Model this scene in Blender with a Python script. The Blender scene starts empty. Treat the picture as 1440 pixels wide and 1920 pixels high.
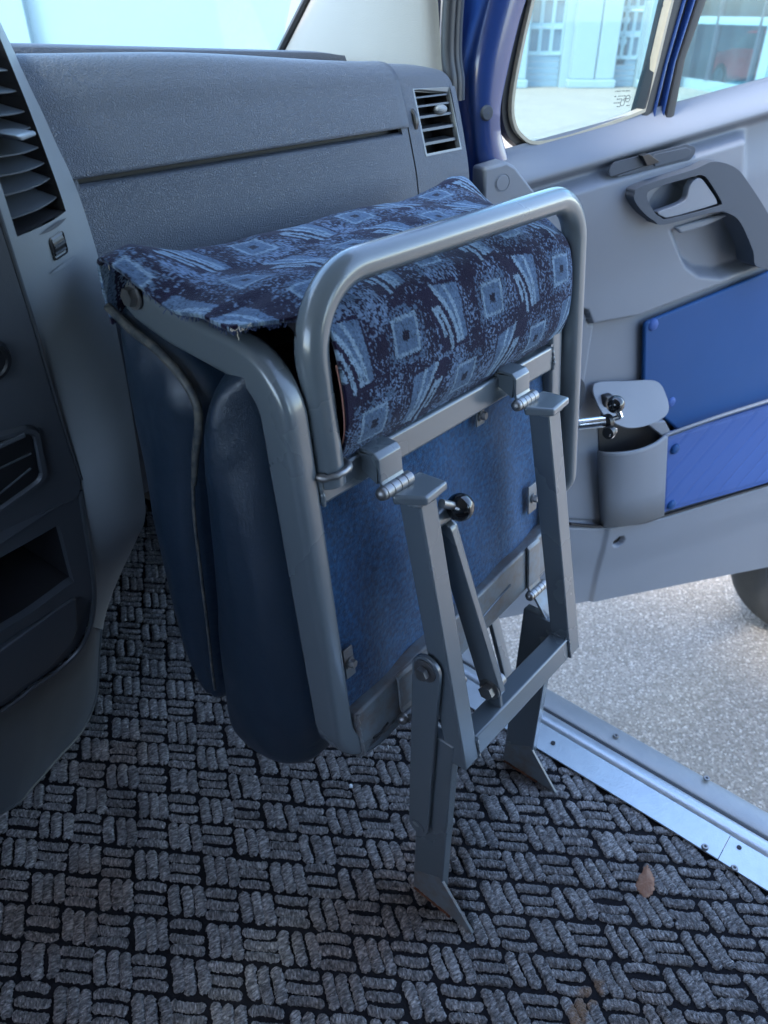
import bpy, bmesh, math, random
import numpy as np
from mathutils import Vector, Matrix
random.seed(7); RNG = np.random.default_rng(7)
scn = bpy.context.scene
COL = scn.collection
V = Vector
# ---------------------------------------------------------------- camera, sky, sun, exposure
CAMH = 1.2                       # metres above the van floor
PITCH, HEAD, FPX = math.radians(34.0), math.radians(49.2), 1400.0
cam = bpy.data.cameras.new('camera'); camo = bpy.data.objects.new('camera', cam); COL.objects.link(camo)
camo.location = (0, 0, CAMH); camo.rotation_euler = (math.pi/2-PITCH, 0, -HEAD)
cam.sensor_fit = 'VERTICAL'; cam.sensor_height = 36; cam.lens = FPX/1920*36
cam.clip_start = 0.02; cam.clip_end = 1000
cam.dof.use_dof = True; cam.dof.focus_distance = 0.98; cam.dof.aperture_fstop = 7.0
scn.camera = camo
SUN_EL, SUN_AZ = math.radians(60), math.radians(285)     # azimuth clockwise from the van's nose (+Y)
world = bpy.data.worlds.new('World'); scn.world = world; world.use_nodes = True
wn = world.node_tree.nodes; bg = wn['Background']
sky = wn.new('ShaderNodeTexSky'); sky.sky_type = 'NISHITA'; sky.sun_disc = False
sky.sun_elevation = SUN_EL; sky.sun_rotation = SUN_AZ; sky.air_density = 1.0; sky.dust_density = 1.0
world.node_tree.links.new(sky.outputs[0], bg.inputs[0]); bg.inputs[1].default_value = 0.15
sl = bpy.data.lights.new('sun', 'SUN'); sl.energy = 1.0; sl.angle = math.radians(12); sl.color = (1, .95, .87)
so = bpy.data.objects.new('sun', sl); COL.objects.link(so)
sdir = V((math.sin(SUN_AZ)*math.cos(SUN_EL), math.cos(SUN_AZ)*math.cos(SUN_EL), math.sin(SUN_EL)))
so.rotation_euler = sdir.to_track_quat('Z', 'Y').to_euler()
scn.view_settings.view_transform = 'Standard'; scn.view_settings.look = 'None'
scn.view_settings.gamma = 1; scn.view_settings.exposure = 3.05
scn.render.engine = 'CYCLES'
scn.cycles.max_bounces = 10; scn.cycles.diffuse_bounces = 5; scn.cycles.glossy_bounces = 4
scn.cycles.transparent_max_bounces = 12; scn.cycles.use_denoising = True
scn.cycles.sample_clamp_indirect = 6
# ---------------------------------------------------------------- measuring rays of the survey camera
_f = V((math.sin(HEAD)*math.cos(PITCH), math.cos(HEAD)*math.cos(PITCH), -math.sin(PITCH)))
_r = V((math.cos(HEAD), -math.sin(HEAD), 0)); _u = _r.cross(_f); _c = V((0, 0, CAMH))
def ray(px, py): return _r*((px-720)/FPX) - _u*((py-960)/FPX) + _f
def onplane(px, py, p0, n):
    d = ray(px, py); return _c + d*((V(p0)-_c).dot(V(n))/d.dot(V(n)))
def onz(px, py, z=0): return onplane(px, py, (0, 0, z), (0, 0, 1))
def ony(px, py, y): return onplane(px, py, (0, y, 0), (0, 1, 0))
def onx(px, py, x): return onplane(px, py, (x, 0, 0), (1, 0, 0))
# seat-frame coordinates: u along the bar, v up the leaning frame, w forward through it
UP = V((0, .115, .9934)).normalized(); FN = V((0, UP.z, -UP.y)); P0 = V((0, .43, .42)); XA = V((1, 0, 0))
def W(u, v, w=0): return P0 + XA*u + UP*v + FN*w
def uvw(p): q = V(p)-P0; return (q.x, q.dot(UP), q.dot(FN))
# open-door coordinates: s along the door from its hinge, z up, o out of its trim towards the cab
DA = math.radians(112); DP = V((1.16, .86, 0))
DD = V((math.sin(DA), math.cos(DA), 0)); DN = V((DD.y, -DD.x, 0))
def DW(s, z, o=0): return DP + DD*s + DN*o + V((0, 0, z))
def dq(px, py, o=0):
    p = onplane(px, py, DP+DN*o, DN); return ((p-DP).dot(DD), p.z)
# ---------------------------------------------------------------- small numeric noise
def vnoise(x, y, seed=0):
    xi = np.floor(x).astype(np.int64); yi = np.floor(y).astype(np.int64); xf = x-xi; yf = y-yi
    def h(a, b):
        n = (a*374761393 + b*668265263 + seed*144665) & 0xffffffff
        n = ((n ^ (n >> 13))*1274126177) & 0xffffffff
        return ((n ^ (n >> 16)) & 0xffff)/65535.0
    sx = xf*xf*(3-2*xf); sy = yf*yf*(3-2*yf)
    a = h(xi, yi)*(1-sx)+h(xi+1, yi)*sx; b = h(xi, yi+1)*(1-sx)+h(xi+1, yi+1)*sx
    return a*(1-sy)+b*sy
def fbm(x, y, seed=0, o=3):
    t = 0; a = .5; s = 0
    for k in range(o):
        t = t + a*vnoise(x*2**k, y*2**k, seed+k*17); s += a; a *= .5
    return t/s
def sstep(a, b, x): t = np.clip((x-a)/(b-a), 0, 1); return t*t*(3-2*t)
# ---------------------------------------------------------------- materials
def mat(name, base, rough=.5, metal=0, spec=.5, bump=None, var=None, coat=0, sheen=0, extra=None):
    m = bpy.data.materials.new(name); m.use_nodes = True; nt = m.node_tree; N = nt.nodes; L = nt.links
    b = N['Principled BSDF']
    b.inputs['Base Color'].default_value = (*base, 1); b.inputs['Roughness'].default_value = rough
    b.inputs['Metallic'].default_value = metal; b.inputs['Specular IOR Level'].default_value = spec
    b.inputs['Coat Weight'].default_value = coat; b.inputs['Coat Roughness'].default_value = .12
    b.inputs['Sheen Weight'].default_value = sheen
    tc = N.new('ShaderNodeTexCoord'); co = tc.outputs['Object']
    if var:                                       # (scale, amount, second colour)
        sc, am, c2 = var
        nz = N.new('ShaderNodeTexNoise'); nz.inputs['Scale'].default_value = sc; nz.inputs['Detail'].default_value = 6
        nz.inputs['Roughness'].default_value = .65; L.new(co, nz.inputs['Vector'])
        mr = N.new('ShaderNodeMapRange'); mr.inputs['From Min'].default_value = .3; mr.inputs['From Max'].default_value = .8; mr.interpolation_type = 'SMOOTHSTEP'
        mr.inputs['To Max'].default_value = am; L.new(nz.outputs['Fac'], mr.inputs['Value'])
        mx = N.new('ShaderNodeMix'); mx.data_type = 'RGBA'; mx.inputs['A'].default_value = (*base, 1); mx.inputs['B'].default_value = (*c2, 1)
        L.new(mr.outputs['Result'], mx.inputs['Factor']); L.new(mx.outputs['Result'], b.inputs['Base Color'])
        rr = N.new('ShaderNodeMapRange'); rr.inputs['To Min'].default_value = max(0.02, rough-.07); rr.inputs['To Max'].default_value = min(1, rough+.1)
        n2 = N.new('ShaderNodeTexNoise'); n2.inputs['Scale'].default_value = sc*.6; n2.inputs['Detail'].default_value = 5
        L.new(co, n2.inputs['Vector']); L.new(n2.outputs['Fac'], rr.inputs['Value']); L.new(rr.outputs['Result'], b.inputs['Roughness'])
    if bump:                                      # list of (kind, scale, strength, distance)
        prev = None
        for kind, sc, st, di in bump:
            if kind == 'cells':
                t = N.new('ShaderNodeTexVoronoi'); t.feature = 'DISTANCE_TO_EDGE'; t.inputs['Scale'].default_value = sc
                nn = N.new('ShaderNodeTexNoise'); nn.inputs['Scale'].default_value = sc*.35; L.new(co, nn.inputs['Vector'])
                ad = N.new('ShaderNodeMix'); ad.data_type = 'VECTOR'; ad.inputs['Factor'].default_value = 3.0/sc
                ad.clamp_factor = False
                L.new(co, ad.inputs[4]); L.new(nn.outputs['Color'], ad.inputs[5]); L.new(ad.outputs[1], t.inputs['Vector'])
                ma = N.new('ShaderNodeMapRange'); ma.inputs['From Max'].default_value = .22; L.new(t.outputs['Distance'], ma.inputs['Value'])
                out = ma.outputs['Result']
            elif kind == 'dots':
                t = N.new('ShaderNodeTexVoronoi'); t.inputs['Scale'].default_value = sc; L.new(co, t.inputs['Vector']); out = t.outputs['Distance']
            else:
                t = N.new('ShaderNodeTexNoise'); t.inputs['Scale'].default_value = sc; t.inputs['Detail'].default_value = 4; L.new(co, t.inputs['Vector']); out = t.outputs['Fac']
            bp = N.new('ShaderNodeBump'); bp.inputs['Strength'].default_value = st; bp.inputs['Distance'].default_value = di
            L.new(out, bp.inputs['Height'])
            if prev: L.new(prev, bp.inputs['Normal'])
            prev = bp.outputs['Normal']
        L.new(prev, b.inputs['Normal'])
    if extra: extra(m, nt, b)
    return m
GRAIN = [('cells', 330, .55, .0012), ('noise', 25, .12, .004)]
M = {}
M['dash'] = mat('dash_plastic', (.066, .079, .103), .46, bump=[('cells', 340, .55, .0010), ('noise', 25, .12, .004)], var=(9, .35, (.076, .09, .115)))
M['dash_top'] = mat('dash_top_plastic', (.035, .042, .06), .5, bump=GRAIN)
M['bezel'] = mat('bezel_plastic', (.175, .195, .21), .38, bump=[('dots', 900, .25, .0004), ('noise', 30, .05, .003)], var=(14, .5, (.20, .222, .236)))
M['console'] = mat('console_plastic', (.056, .064, .076), .45, bump=[('dots', 800, .25, .0004)], var=(12, .4, (.06, .067, .078)))
M['black'] = mat('black_plastic', (.010, .011, .013), .4)
M['void'] = mat('cavity_shade_black', (.006, .006, .008), .6)  # near black: shade of holes, slots and gaps put into the colour
M['slat'] = mat('vent_slat_plastic', (.045, .052, .06), .38)
M['frame'] = mat('grey_frame_paint', (.100, .120, .135), .26, metal=.0, spec=.6, coat=.5, bump=[('noise', 55, .08, .002), ('noise', 900, .03, .0005)], var=(6, .12, (.10, .125, .145)))
M['rustpaint'] = mat('worn_grey_paint', (.15, .18, .20), .34, spec=.6, bump=[('noise', 200, .15, .001)], var=(45, .85, (.13, .085, .06)))
M['steel'] = mat('worn_steel', (.27, .275, .28), .42, metal=.9, bump=[('noise', 300, .12, .0008)], var=(60, .6, (.2, .16, .13)))
M['chrome'] = mat('chrome', (.75, .76, .77), .14, metal=1)
M['leather'] = mat('blue_leatherette', (.012, .0245, .043), .33, spec=.7, bump=[('cells', 650, .35, .0005), ('noise', 14, .3, .006)], var=(11, .5, (.0095, .02, .036)))
M['piping'] = mat('worn_piping', (.022, .03, .038), .55, bump=[('noise', 300, .5, .001)], var=(70, .9, (.14, .13, .105)))
M['felt'] = mat('blue_felt', (.002, .024, .076), .95, spec=.15, sheen=.4, bump=[('noise', 700, .5, .0015), ('noise', 130, .4, .002)], var=(170, 1.0, (.009, .10, .245)))
M['door'] = mat('door_grey_plastic', (.138, .154, .182), .5, bump=[('cells', 500, .18, .0006)], var=(6, .25, (.153, .17, .20)))
M['door_dark'] = mat('door_dark_plastic', (.045, .055, .072), .6, spec=.3, bump=[('dots', 700, .1, .0004)])
M['pad'] = mat('royal_blue_vinyl', (.006, .050, .16), .6, spec=.25, bump=[('noise', 500, .15, .0008)], var=(7, .4, (.008, .057, .18)))
M['pad2'] = mat('pale_blue_vinyl', (.034, .082, .25), .6, spec=.25, bump=[('noise', 500, .15, .0008)], var=(7, .35, (.042, .095, .28)))
M['paint'] = mat('blue_car_paint', (.008, .032, .14), .3, coat=.9, spec=.5, var=(5, .3, (.009, .036, .16)))
M['rubber'] = mat('black_rubber', (.014, .016, .020), .5, bump=[('noise', 200, .1, .001)])
M['cream'] = mat('cream_trim', (.175, .172, .16), .65, bump=[('cells', 350, .25, .0008)], var=(5, .3, (.155, .155, .15)))
M['seal_tan'] = mat('tan_window_seal', (.40, .36, .27), .5, var=(60, .5, (.3, .27, .2)))
M['galv'] = mat('galvanised_plate', (.46, .50, .53), .36, metal=.75, bump=[('dots', 260, .35, .0006)], var=(35, .6, (.36, .40, .44)))
M['sillgrey'] = mat('outer_sill_plate', (.30, .31, .31), .45, metal=.5, bump=[('dots', 300, .4, .0006)], var=(30, .6, (.36, .35, .33)))
M['carpet_base'] = mat('carpet_backing', (.016, .016, .019), 1, spec=.1, bump=[('noise', 500, .6, .002)])
M['pile'] = mat('carpet_pile', (.135, .132, .142), .95, spec=.12, sheen=.25, bump=[('dots', 420, 1.0, .0022), ('noise', 1100, .8, .0014)], var=(420, 1.0, (.045, .045, .05)))
M['asphalt'] = mat('asphalt', (.08, .08, .08), .9, spec=.25, bump=[('dots', 90, .7, .008), ('noise', 300, .5, .003)])
M['white_wall'] = mat('pale_render', (.25, .33, .35), .8, var=(.4, .5, (.23, .30, .33)))
M['gdoor'] = mat('garage_door_panel', (.165, .25, .30), .6, var=(.6, .4, (.15, .23, .28)))
M['gframe'] = mat('white_frame', (.26, .37, .40), .6)
M['ball'] = mat('black_knob', (.006, .006, .007), .13, spec=.6, coat=.3, bump=[('noise', 80, .03, .001)])
M['dirt'] = mat('dried_dirt', (.23, .105, .06), .8, bump=[('noise', 200, .4, .002)], var=(90, .8, (.30, .19, .13)))
M['tyre'] = mat('tyre_rubber', (.02, .021, .023), .8, bump=[('noise', 60, .3, .004)], var=(12, .6, (.038, .037, .036)))
M['alloy'] = mat('grey_rim', (.35, .36, .37), .35, metal=.8)
M['red'] = mat('red_car_paint', (.75, .02, .02), .35, coat=.4)
M['seam'] = mat('seam_thread', (.28, .13, .10), .8)
M['thread'] = mat('frayed_thread', (.55, .48, .38), .8)
M['roofliner'] = mat('roof_lining', (.50, .50, .48), .8)
M['wall_trim'] = mat('cab_wall_trim', (.22, .24, .27), .6)
M['lining'] = mat('dark_lining_cloth', (.012, .012, .02), .95, bump=[('noise', 500, .4, .001)])
M['crumb'] = mat('pale_crumb', (.6, .66, .72), .5)
M['print'] = mat('window_print', (.05, .05, .06), .6)
M['far_dark'] = mat('showroom_interior', (.07, .09, .10), .8)
def asph(m):
    nt = m.node_tree; N = nt.nodes; L = nt.links; b = N['Principled BSDF']
    tc = N.new('ShaderNodeTexCoord'); vo = N.new('ShaderNodeTexVoronoi'); vo.inputs['Scale'].default_value = 150
    L.new(tc.outputs['Object'], vo.inputs['Vector'])
    n1 = N.new('ShaderNodeTexNoise'); n1.inputs['Scale'].default_value = 2.2; n1.inputs['Detail'].default_value = 8; L.new(tc.outputs['Object'], n1.inputs['Vector'])
    cr = N.new('ShaderNodeValToRGB'); e = cr.color_ramp.elements
    e[0].position = 0; e[0].color = (.175, .152, .124, 1); e[1].position = 1; e[1].color = (.44, .395, .335, 1)
    k = e.new(.45); k.color = (.235, .205, .168, 1); k = e.new(.85); k.color = (.29, .255, .212, 1)
    sp = N.new('ShaderNodeSeparateColor'); L.new(vo.outputs['Color'], sp.inputs[0]); L.new(sp.outputs[0], cr.inputs[0])
    mx = N.new('ShaderNodeMix'); mx.data_type = 'RGBA'; mx.blend_type = 'MULTIPLY'; mx.inputs['Factor'].default_value = .5
    mr = N.new('ShaderNodeMapRange'); mr.inputs['To Min'].default_value = .75; mr.inputs['To Max'].default_value = 1.4
    L.new(n1.outputs['Fac'], mr.inputs['Value']); L.new(cr.outputs[0], mx.inputs['A']); L.new(mr.outputs[0], mx.inputs['B'])
    L.new(mx.outputs['Result'], b.inputs['Base Color'])
asph(M['asphalt'])
def vcol_mat(name, attr, rough, sheen, bump):
    m = mat(name, (.1, .1, .1), rough, spec=.06, sheen=sheen, bump=bump); nt = m.node_tree
    a = nt.nodes.new('ShaderNodeAttribute'); a.attribute_name = attr
    nt.links.new(a.outputs['Color'], nt.nodes['Principled BSDF'].inputs['Base Color']); nt.nodes['Principled BSDF'].inputs['Sheen Tint'].default_value = (.75, .85, 1, 1); return m
M['pile'] = vcol_mat('carpet_pile', 'yarn', .95, .2, [('dots', 420, 1.0, .0022), ('noise', 1100, .8, .0014)])
M['rust'] = mat('rust', (.13, .045, .02), .9, bump=[('noise', 300, .5, .001)], var=(200, .8, (.05, .02, .012)))
M['moquette'] = vcol_mat('moquette_fabric', 'pattern', .95, .16, [('noise', 900, .7, .0014), ('noise', 60, .15, .003)])
def glass(name, tint, rough=.0, haze=0, hazecol=(.6, .8, .85)):
    m = bpy.data.materials.new(name); m.use_nodes = True; nt = m.node_tree; N = nt.nodes; L = nt.links
    for n in list(N):
        if n.type != 'OUTPUT_MATERIAL': N.remove(n)
    out = [n for n in N][0]
    t = N.new('ShaderNodeBsdfTransparent'); t.inputs[0].default_value = (*tint, 1)
    g = N.new('ShaderNodeBsdfGlossy'); g.inputs['Roughness'].default_value = .02; g.inputs[0].default_value = (1, 1, 1, 1)
    lw = N.new('ShaderNodeLayerWeight'); lw.inputs['Blend'].default_value = .5
    pw = N.new('ShaderNodeMath'); pw.operation = 'POWER'; pw.inputs[1].default_value = 5; L.new(lw.outputs['Facing'], pw.inputs[0])
    fr = N.new('ShaderNodeMapRange'); fr.inputs['To Min'].default_value = .035; L.new(pw.outputs[0], fr.inputs['Value'])
    mx = N.new('ShaderNodeMixShader'); L.new(fr.outputs[0], mx.inputs[0]); L.new(t.outputs[0], mx.inputs[1]); L.new(g.outputs[0], mx.inputs[2])
    last = mx.outputs[0]
    if haze:
        d = N.new('ShaderNodeBsdfDiffuse'); d.inputs[0].default_value = (*hazecol, 1)
        tr = N.new('ShaderNodeBsdfTranslucent'); tr.inputs[0].default_value = (*hazecol, 1)
        ad = N.new('ShaderNodeMixShader'); L.new(d.outputs[0], ad.inputs[1]); L.new(tr.outputs[0], ad.inputs[2])
        tc = N.new('ShaderNodeTexCoord'); nz = N.new('ShaderNodeTexNoise'); nz.inputs['Scale'].default_value = 25; nz.inputs['Detail'].default_value = 9
        nz.inputs['Roughness'].default_value = .8; L.new(tc.outputs['Object'], nz.inputs['Vector'])
        mr = N.new('ShaderNodeMapRange'); mr.inputs['From Min'].default_value = .3; mr.inputs['From Max'].default_value = .75
        mr.inputs['To Min'].default_value = haze*.5; mr.inputs['To Max'].default_value = haze*1.6; L.new(nz.outputs['Fac'], mr.inputs['Value'])
        m2 = N.new('ShaderNodeMixShader'); L.new(mr.outputs[0], m2.inputs[0]); L.new(last, m2.inputs[1]); L.new(ad.outputs[0], m2.inputs[2]); last = m2.outputs[0]
    L.new(last, out.inputs[0]); return m
M['screen_glass'] = glass('windscreen_glass', (.86, .945, .97), haze=.02)
M['door_glass'] = glass('door_glass', (.74, .87, .89), haze=.02)
M['dirty_glass'] = glass('dusty_door_glass', (.68, .86, .88), haze=.06)
M['far_glass'] = mat('far_window_glass', (.09, .15, .20), .15, spec=.6)
M['show_glass'] = glass('showroom_glass', (.6, .75, .78))
# ---------------------------------------------------------------- object helpers
def finish(ob, m, parent, kind=None, bevel=0, seg=2, smooth=40):
    COL.objects.link(ob)
    if m: ob.data.materials.append(M[m] if isinstance(m, str) else m)
    if smooth is not None:
        me = ob.data
        me.polygons.foreach_set('use_smooth', [True]*len(me.polygons))
        if smooth < 180: me.set_sharp_from_angle(angle=math.radians(smooth))
    if bevel:
        b = ob.modifiers.new('bevel', 'BEVEL'); b.width = bevel; b.segments = seg; b.limit_method = 'ANGLE'; b.angle_limit = math.radians(35); b.harden_normals = False
    if parent:
        ob.parent = parent                            # every mesh keeps its own origin at the world's, things hold an offset
        ob.matrix_parent_inverse = Matrix.Translation(-parent.location)
    if kind: ob['kind'] = kind
    return ob
def obj(name, bm, m, parent=None, **k):
    me = bpy.data.meshes.new(name); bmesh.ops.recalc_face_normals(bm, faces=bm.faces[:]) if k.pop('recalc', True) else None
    bm.to_mesh(me); bm.free(); return finish(bpy.data.objects.new(name, me), m, parent, **k)
def npobj(name, verts, faces, m, parent=None, **k):
    me = bpy.data.meshes.new(name); me.from_pydata([tuple(map(float, v)) for v in verts], [], [tuple(map(int, f)) for f in faces]); me.update()
    return finish(bpy.data.objects.new(name, me), m, parent, **k)
def thing(name, label, cat, loc=(0, 0, 0), group=None):
    o = bpy.data.objects.new(name, None); o.empty_display_size = .05; COL.objects.link(o); o.location = loc
    o['label'] = label; o['category'] = cat
    if group: o['group'] = group
    return o
def tag(o, label, cat, group=None):
    o['label'] = label; o['category'] = cat
    if group: o['group'] = group
    return o
B = bmesh.new
def hexa(bm, p):                      # eight corners: 0-3 one face, 4-7 the opposite
    vs = [bm.verts.new(q) for q in p]
    for f in ((0, 1, 2, 3), (7, 6, 5, 4), (0, 4, 5, 1), (1, 5, 6, 2), (2, 6, 7, 3), (3, 7, 4, 0)): bm.faces.new([vs[i] for i in f])
    return bm
def box(bm, F, a, b):                 # F maps (i,j,k) to the place
    (x0, y0, z0), (x1, y1, z1) = a, b
    return hexa(bm, [F(x0, y0, z0), F(x1, y0, z0), F(x1, y1, z0), F(x0, y1, z0), F(x0, y0, z1), F(x1, y0, z1), F(x1, y1, z1), F(x0, y1, z1)])
def XYZ(x, y, z): return V((x, y, z))
def prism(bm, pts, d):                # polygon pts pushed along vector d
    a = [bm.verts.new(p) for p in pts]; b = [bm.verts.new(V(p)+V(d)) for p in pts]; n = len(a)
    bm.faces.new(a); bm.faces.new(b[::-1])
    for i in range(n): bm.faces.new([a[i], b[i], b[(i+1) % n], a[(i+1) % n]])
    return bm
def catmull(P, n, closed=False):
    P = [V(p) for p in P]; out = []; m = len(P); segs = m if closed else m-1
    for i in range(segs):
        p0 = P[(i-1) % m] if closed or i > 0 else P[0]*2-P[1]; p1 = P[i]; p2 = P[(i+1) % m]
        p3 = P[(i+2) % m] if closed or i+2 < m else P[-1]*2-P[-2]
        for k in range(n):
            t = k/n
            out.append(.5*((2*p1)+(p2-p0)*t+(2*p0-5*p1+4*p2-p3)*t*t+(3*p1-p0-3*p2+p3)*t**3))
    if not closed: out.append(P[-1])
    return out
def fillet(P, R, n=8):                # polyline with rounded corners
    P = [V(p) for p in P]; out = [P[0]]
    for i in range(1, len(P)-1):
        r = R[i-1] if isinstance(R, (list, tuple)) else R
        a = (P[i-1]-P[i]).normalized(); b = (P[i+1]-P[i]).normalized(); ang = a.angle(b)
        if r <= 0 or ang > math.pi-.01: out.append(P[i]); continue
        t = r/math.tan(ang/2); c = P[i]+(a+b).normalized()*(r/math.sin(ang/2)); s = P[i]+a*t-c; e = P[i]+b*t-c
        ax = s.cross(e).normalized(); tot = s.angle(e)
        for k in range(n+1): out.append(c+Matrix.Rotation(tot*k/n, 3, ax) @ s)
    out.append(P[-1]); return out
def sweep(bm, P, sec, up=(0, 0, 1), cap=True, scale=None):   # sec: 2D section points
    P = [V(p) for p in P]; rings = []; up = V(up); n = len(P); pu = None
    for i in range(n):
        t = (P[min(i+1, n-1)]-P[max(i-1, 0)]).normalized()
        if pu is None: a = up-t*up.dot(t); a.normalize()
        else: a = pu-t*pu.dot(t); a.normalize()
        pu = a; b = t.cross(a); s = scale[i] if scale else 1
        rings.append([bm.verts.new(P[i]+a*(y*s)+b*(x*s)) for x, y in sec])
    m = len(sec)
    for i in range(n-1):
        for k in range(m): bm.faces.new([rings[i][k], rings[i][(k+1) % m], rings[i+1][(k+1) % m], rings[i+1][k]])
    if cap: bm.faces.new(rings[0][::-1]); bm.faces.new(rings[-1])
    return bm
def circ(r, n=16): return [(r*math.cos(2*math.pi*k/n), r*math.sin(2*math.pi*k/n)) for k in range(n)]
def rsq(w, h, r, n=4):
    o = []
    for cx, cy, a0 in ((w/2-r, h/2-r, 0), (-w/2+r, h/2-r, 90), (-w/2+r, -h/2+r, 180), (w/2-r, -h/2+r, 270)):
        for k in range(n+1): a = math.radians(a0+90*k/n); o.append((cx+r*math.cos(a), cy+r*math.sin(a)))
    return o
def cyl(bm, a, b, r, n=16, r2=None):
    a, b = V(a), V(b); t = (b-a).normalized(); up = V((0, 0, 1)) if abs(t.z) < .9 else V((0, 1, 0))
    return sweep(bm, [a, b], circ(r, n), up, scale=[1, (r2/r if r2 else 1)])
def hexbolt(bm, c, d, r=.009, h=.007, washer=True):
    c, d = V(c), V(d).normalized()
    if washer: cyl(bm, c, c+d*.002, r*1.35, 18)
    cyl(bm, c+d*.002, c+d*(.002+h), r, 6, r*.94); return bm
def ball(bm, c, r, n=24):
    bmesh.ops.create_uvsphere(bm, u_segments=n, v_segments=n//2, radius=r, matrix=Matrix.Translation(V(c))); return bm
def grid(bm, rows):                   # rows of points -> quads
    R = [[bm.verts.new(p) for p in r] for r in rows]
    for i in range(len(R)-1):
        for k in range(len(R[0])-1): bm.faces.new([R[i][k], R[i][k+1], R[i+1][k+1], R[i+1][k]])
    return R
def lerp(a, b, t): return V(a)*(1-t)+V(b)*t
def rrect(x0, y0, x1, y1, r, n=6):
    o = []
    for cx, cy, a0 in ((x1-r, y1-r, 0), (x0+r, y1-r, 90), (x0+r, y0+r, 180), (x1-r, y0+r, 270)):
        for k in range(n+1): a = math.radians(a0+90*k/n); o.append((cx+r*math.cos(a), cy+r*math.sin(a)))
    return o
def ringprism(bm, outer, inner, F, o0, o1):   # frame between two outlines of equal count
    n = len(outer); v = [[bm.verts.new(F(*p, o)) for p in q] for q, o in ((outer, o0), (outer, o1), (inner, o1), (inner, o0))]
    for a, b in ((0, 1), (1, 2), (2, 3), (3, 0)):
        for i in range(n): bm.faces.new([v[a][i], v[a][(i+1) % n], v[b][(i+1) % n], v[b][i]])
    return bm
# ================================================================ SETTING: ground, buildings
GZ = -.75
g = B(); grid(g, [[(x, y, GZ) for x in (-150, -10, 0, 2, 4, 8, 20, 60, 200)] for y in (-150, -20, -4, 0, 2, 4, 10, 40, 200)])
obj('asphalt_ground', g, 'asphalt', kind='structure')
# garage building: facade square to the view, about 25 m away
GP = onz(1060, 164, GZ); GE = V((math.cos(HEAD), -math.sin(HEAD), 0)); GN = V((-GE.y*-1, 0, 0)); GN = V((-math.sin(HEAD), -math.cos(HEAD), 0))
def gq(px, py):
    p = onplane(px, py, GP, GN)-GP; return p.dot(GE), p.z
def GW(t, h, o=0): return GP+GE*t+V((0, 0, h))+GN*o
garage = thing('garage_building', 'long pale garage building with tall panelled doors beyond the van windows', 'building', GP)
bm = B()
tl, tr_, H = -34.0, 3.35, 7.0
d1 = (gq(984, 163)[0], gq(1047, 163)[0]); d2 = (gq(1142, 163)[0], gq(1189, 163)[0])
cuts = [(tl, gq(-60, 0)[0]-5.2), (gq(-60, 0)[0], d1[0]), (d1[1], d2[0]), (d2[1], tr_)]
for a, b in cuts: box(bm, GW, (a, 0, -.3), (b, H, 0))
for a, b in ((cuts[0][1], cuts[1][0]), d1, d2): box(bm, GW, (a, 5.0, -.3), (b, H, 0))
obj('wall', bm, 'white_wall', garage)
for a, b in ((gq(1063, 163)[0], gq(1108, 163)[0]), (gq(1109, 163)[0], gq(1144, 163)[0]), (gq(965, 163)[0], gq(982, 163)[0]), (gq(1192, 163)[0], gq(1215, 163)[0])):
    bm = B(); box(bm, GW, (a, .22, .002), (b, 6.9, .28)); box(bm, GW, (a-.06, 0, .002), (b+.06, .217, .33)); obj('pilaster', bm, 'white_wall', garage, bevel=.03)
def garage_door(a, b, rows, cols, panel_h, row_h, wicket=False):
    bm = B(); n = 5
    for i in range(n): box(bm, GW, (a+.01, panel_h*i/n+.004, -.22), (b-.01, panel_h*(i+1)/n-.004, -.15))
    dr = obj('garage_door', bm, 'gdoor', garage, bevel=.01)
    y = panel_h
    for r in range(rows):
        w = (b-a)/cols
        for c in range(cols):
            x0, x1 = a+c*w, a+(c+1)*w
            fb = B(); ringprism(fb, rrect(x0+.004, y+.004, x1-.004, y+row_h-.004, .02, 2), rrect(x0+.05, y+.10, x1-.05, y+row_h-.05, .02, 2), GW, -.2, -.12)
            fo = obj('window_frame', fb, 'gframe', dr, smooth=None)
            pb = B(); box(pb, GW, (x0+.046, y+.095, -.19), (x1-.046, y+row_h-.046, -.17)); obj('pane', pb, 'far_glass', dr)
        y += row_h
hb = gq(1010, 104)[1]; h2 = gq(1015, 51)[1]
garage_door(d1[0], d1[1], 3, 3, hb, h2-hb)
hb2 = gq(1165, 112)[1]; garage_door(d2[0], d2[1], 3, 3, hb2, gq(1172, 66)[1]-hb2)
for (px, py) in ((1167, 90), (1173, 38)):             # notices stuck on the wicket panes
    t, h = gq(px, py); bm = B(); box(bm, GW, (t-.17, h-.42, -.165), (t+.17, h+.36, -.15)); obj('notice', bm, 'far_dark', garage)
for (px, py) in ((1171, 78), (1177, 38)):
    t, h = gq(px, py); bm = B(); prism(bm, [GW(t+.11*math.cos(a), h+.11*math.sin(a), -.148) for a in np.linspace(0, 2*math.pi, 13)[:-1]], GN*.006); obj('notice_mark', bm, 'gframe', garage)
# gate far left, seen through the windscreen
a, b = cuts[0][1], cuts[1][0]
garage_door(a, b, 2, 4, gq(30, 48)[1], 1.7)
bm = B(); box(bm, GW, (b+.05, 0, .002), (b+1.6, H, .25)); obj('pilaster', bm, 'white_wall', garage)
bm = B()
for h in (3.1, 4.3): box(bm, GW, (b+1.7, h, .002), (d1[0]-1.2, h+.05, .03))
obj('wall_ledge', bm, 'gframe', garage)
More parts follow.
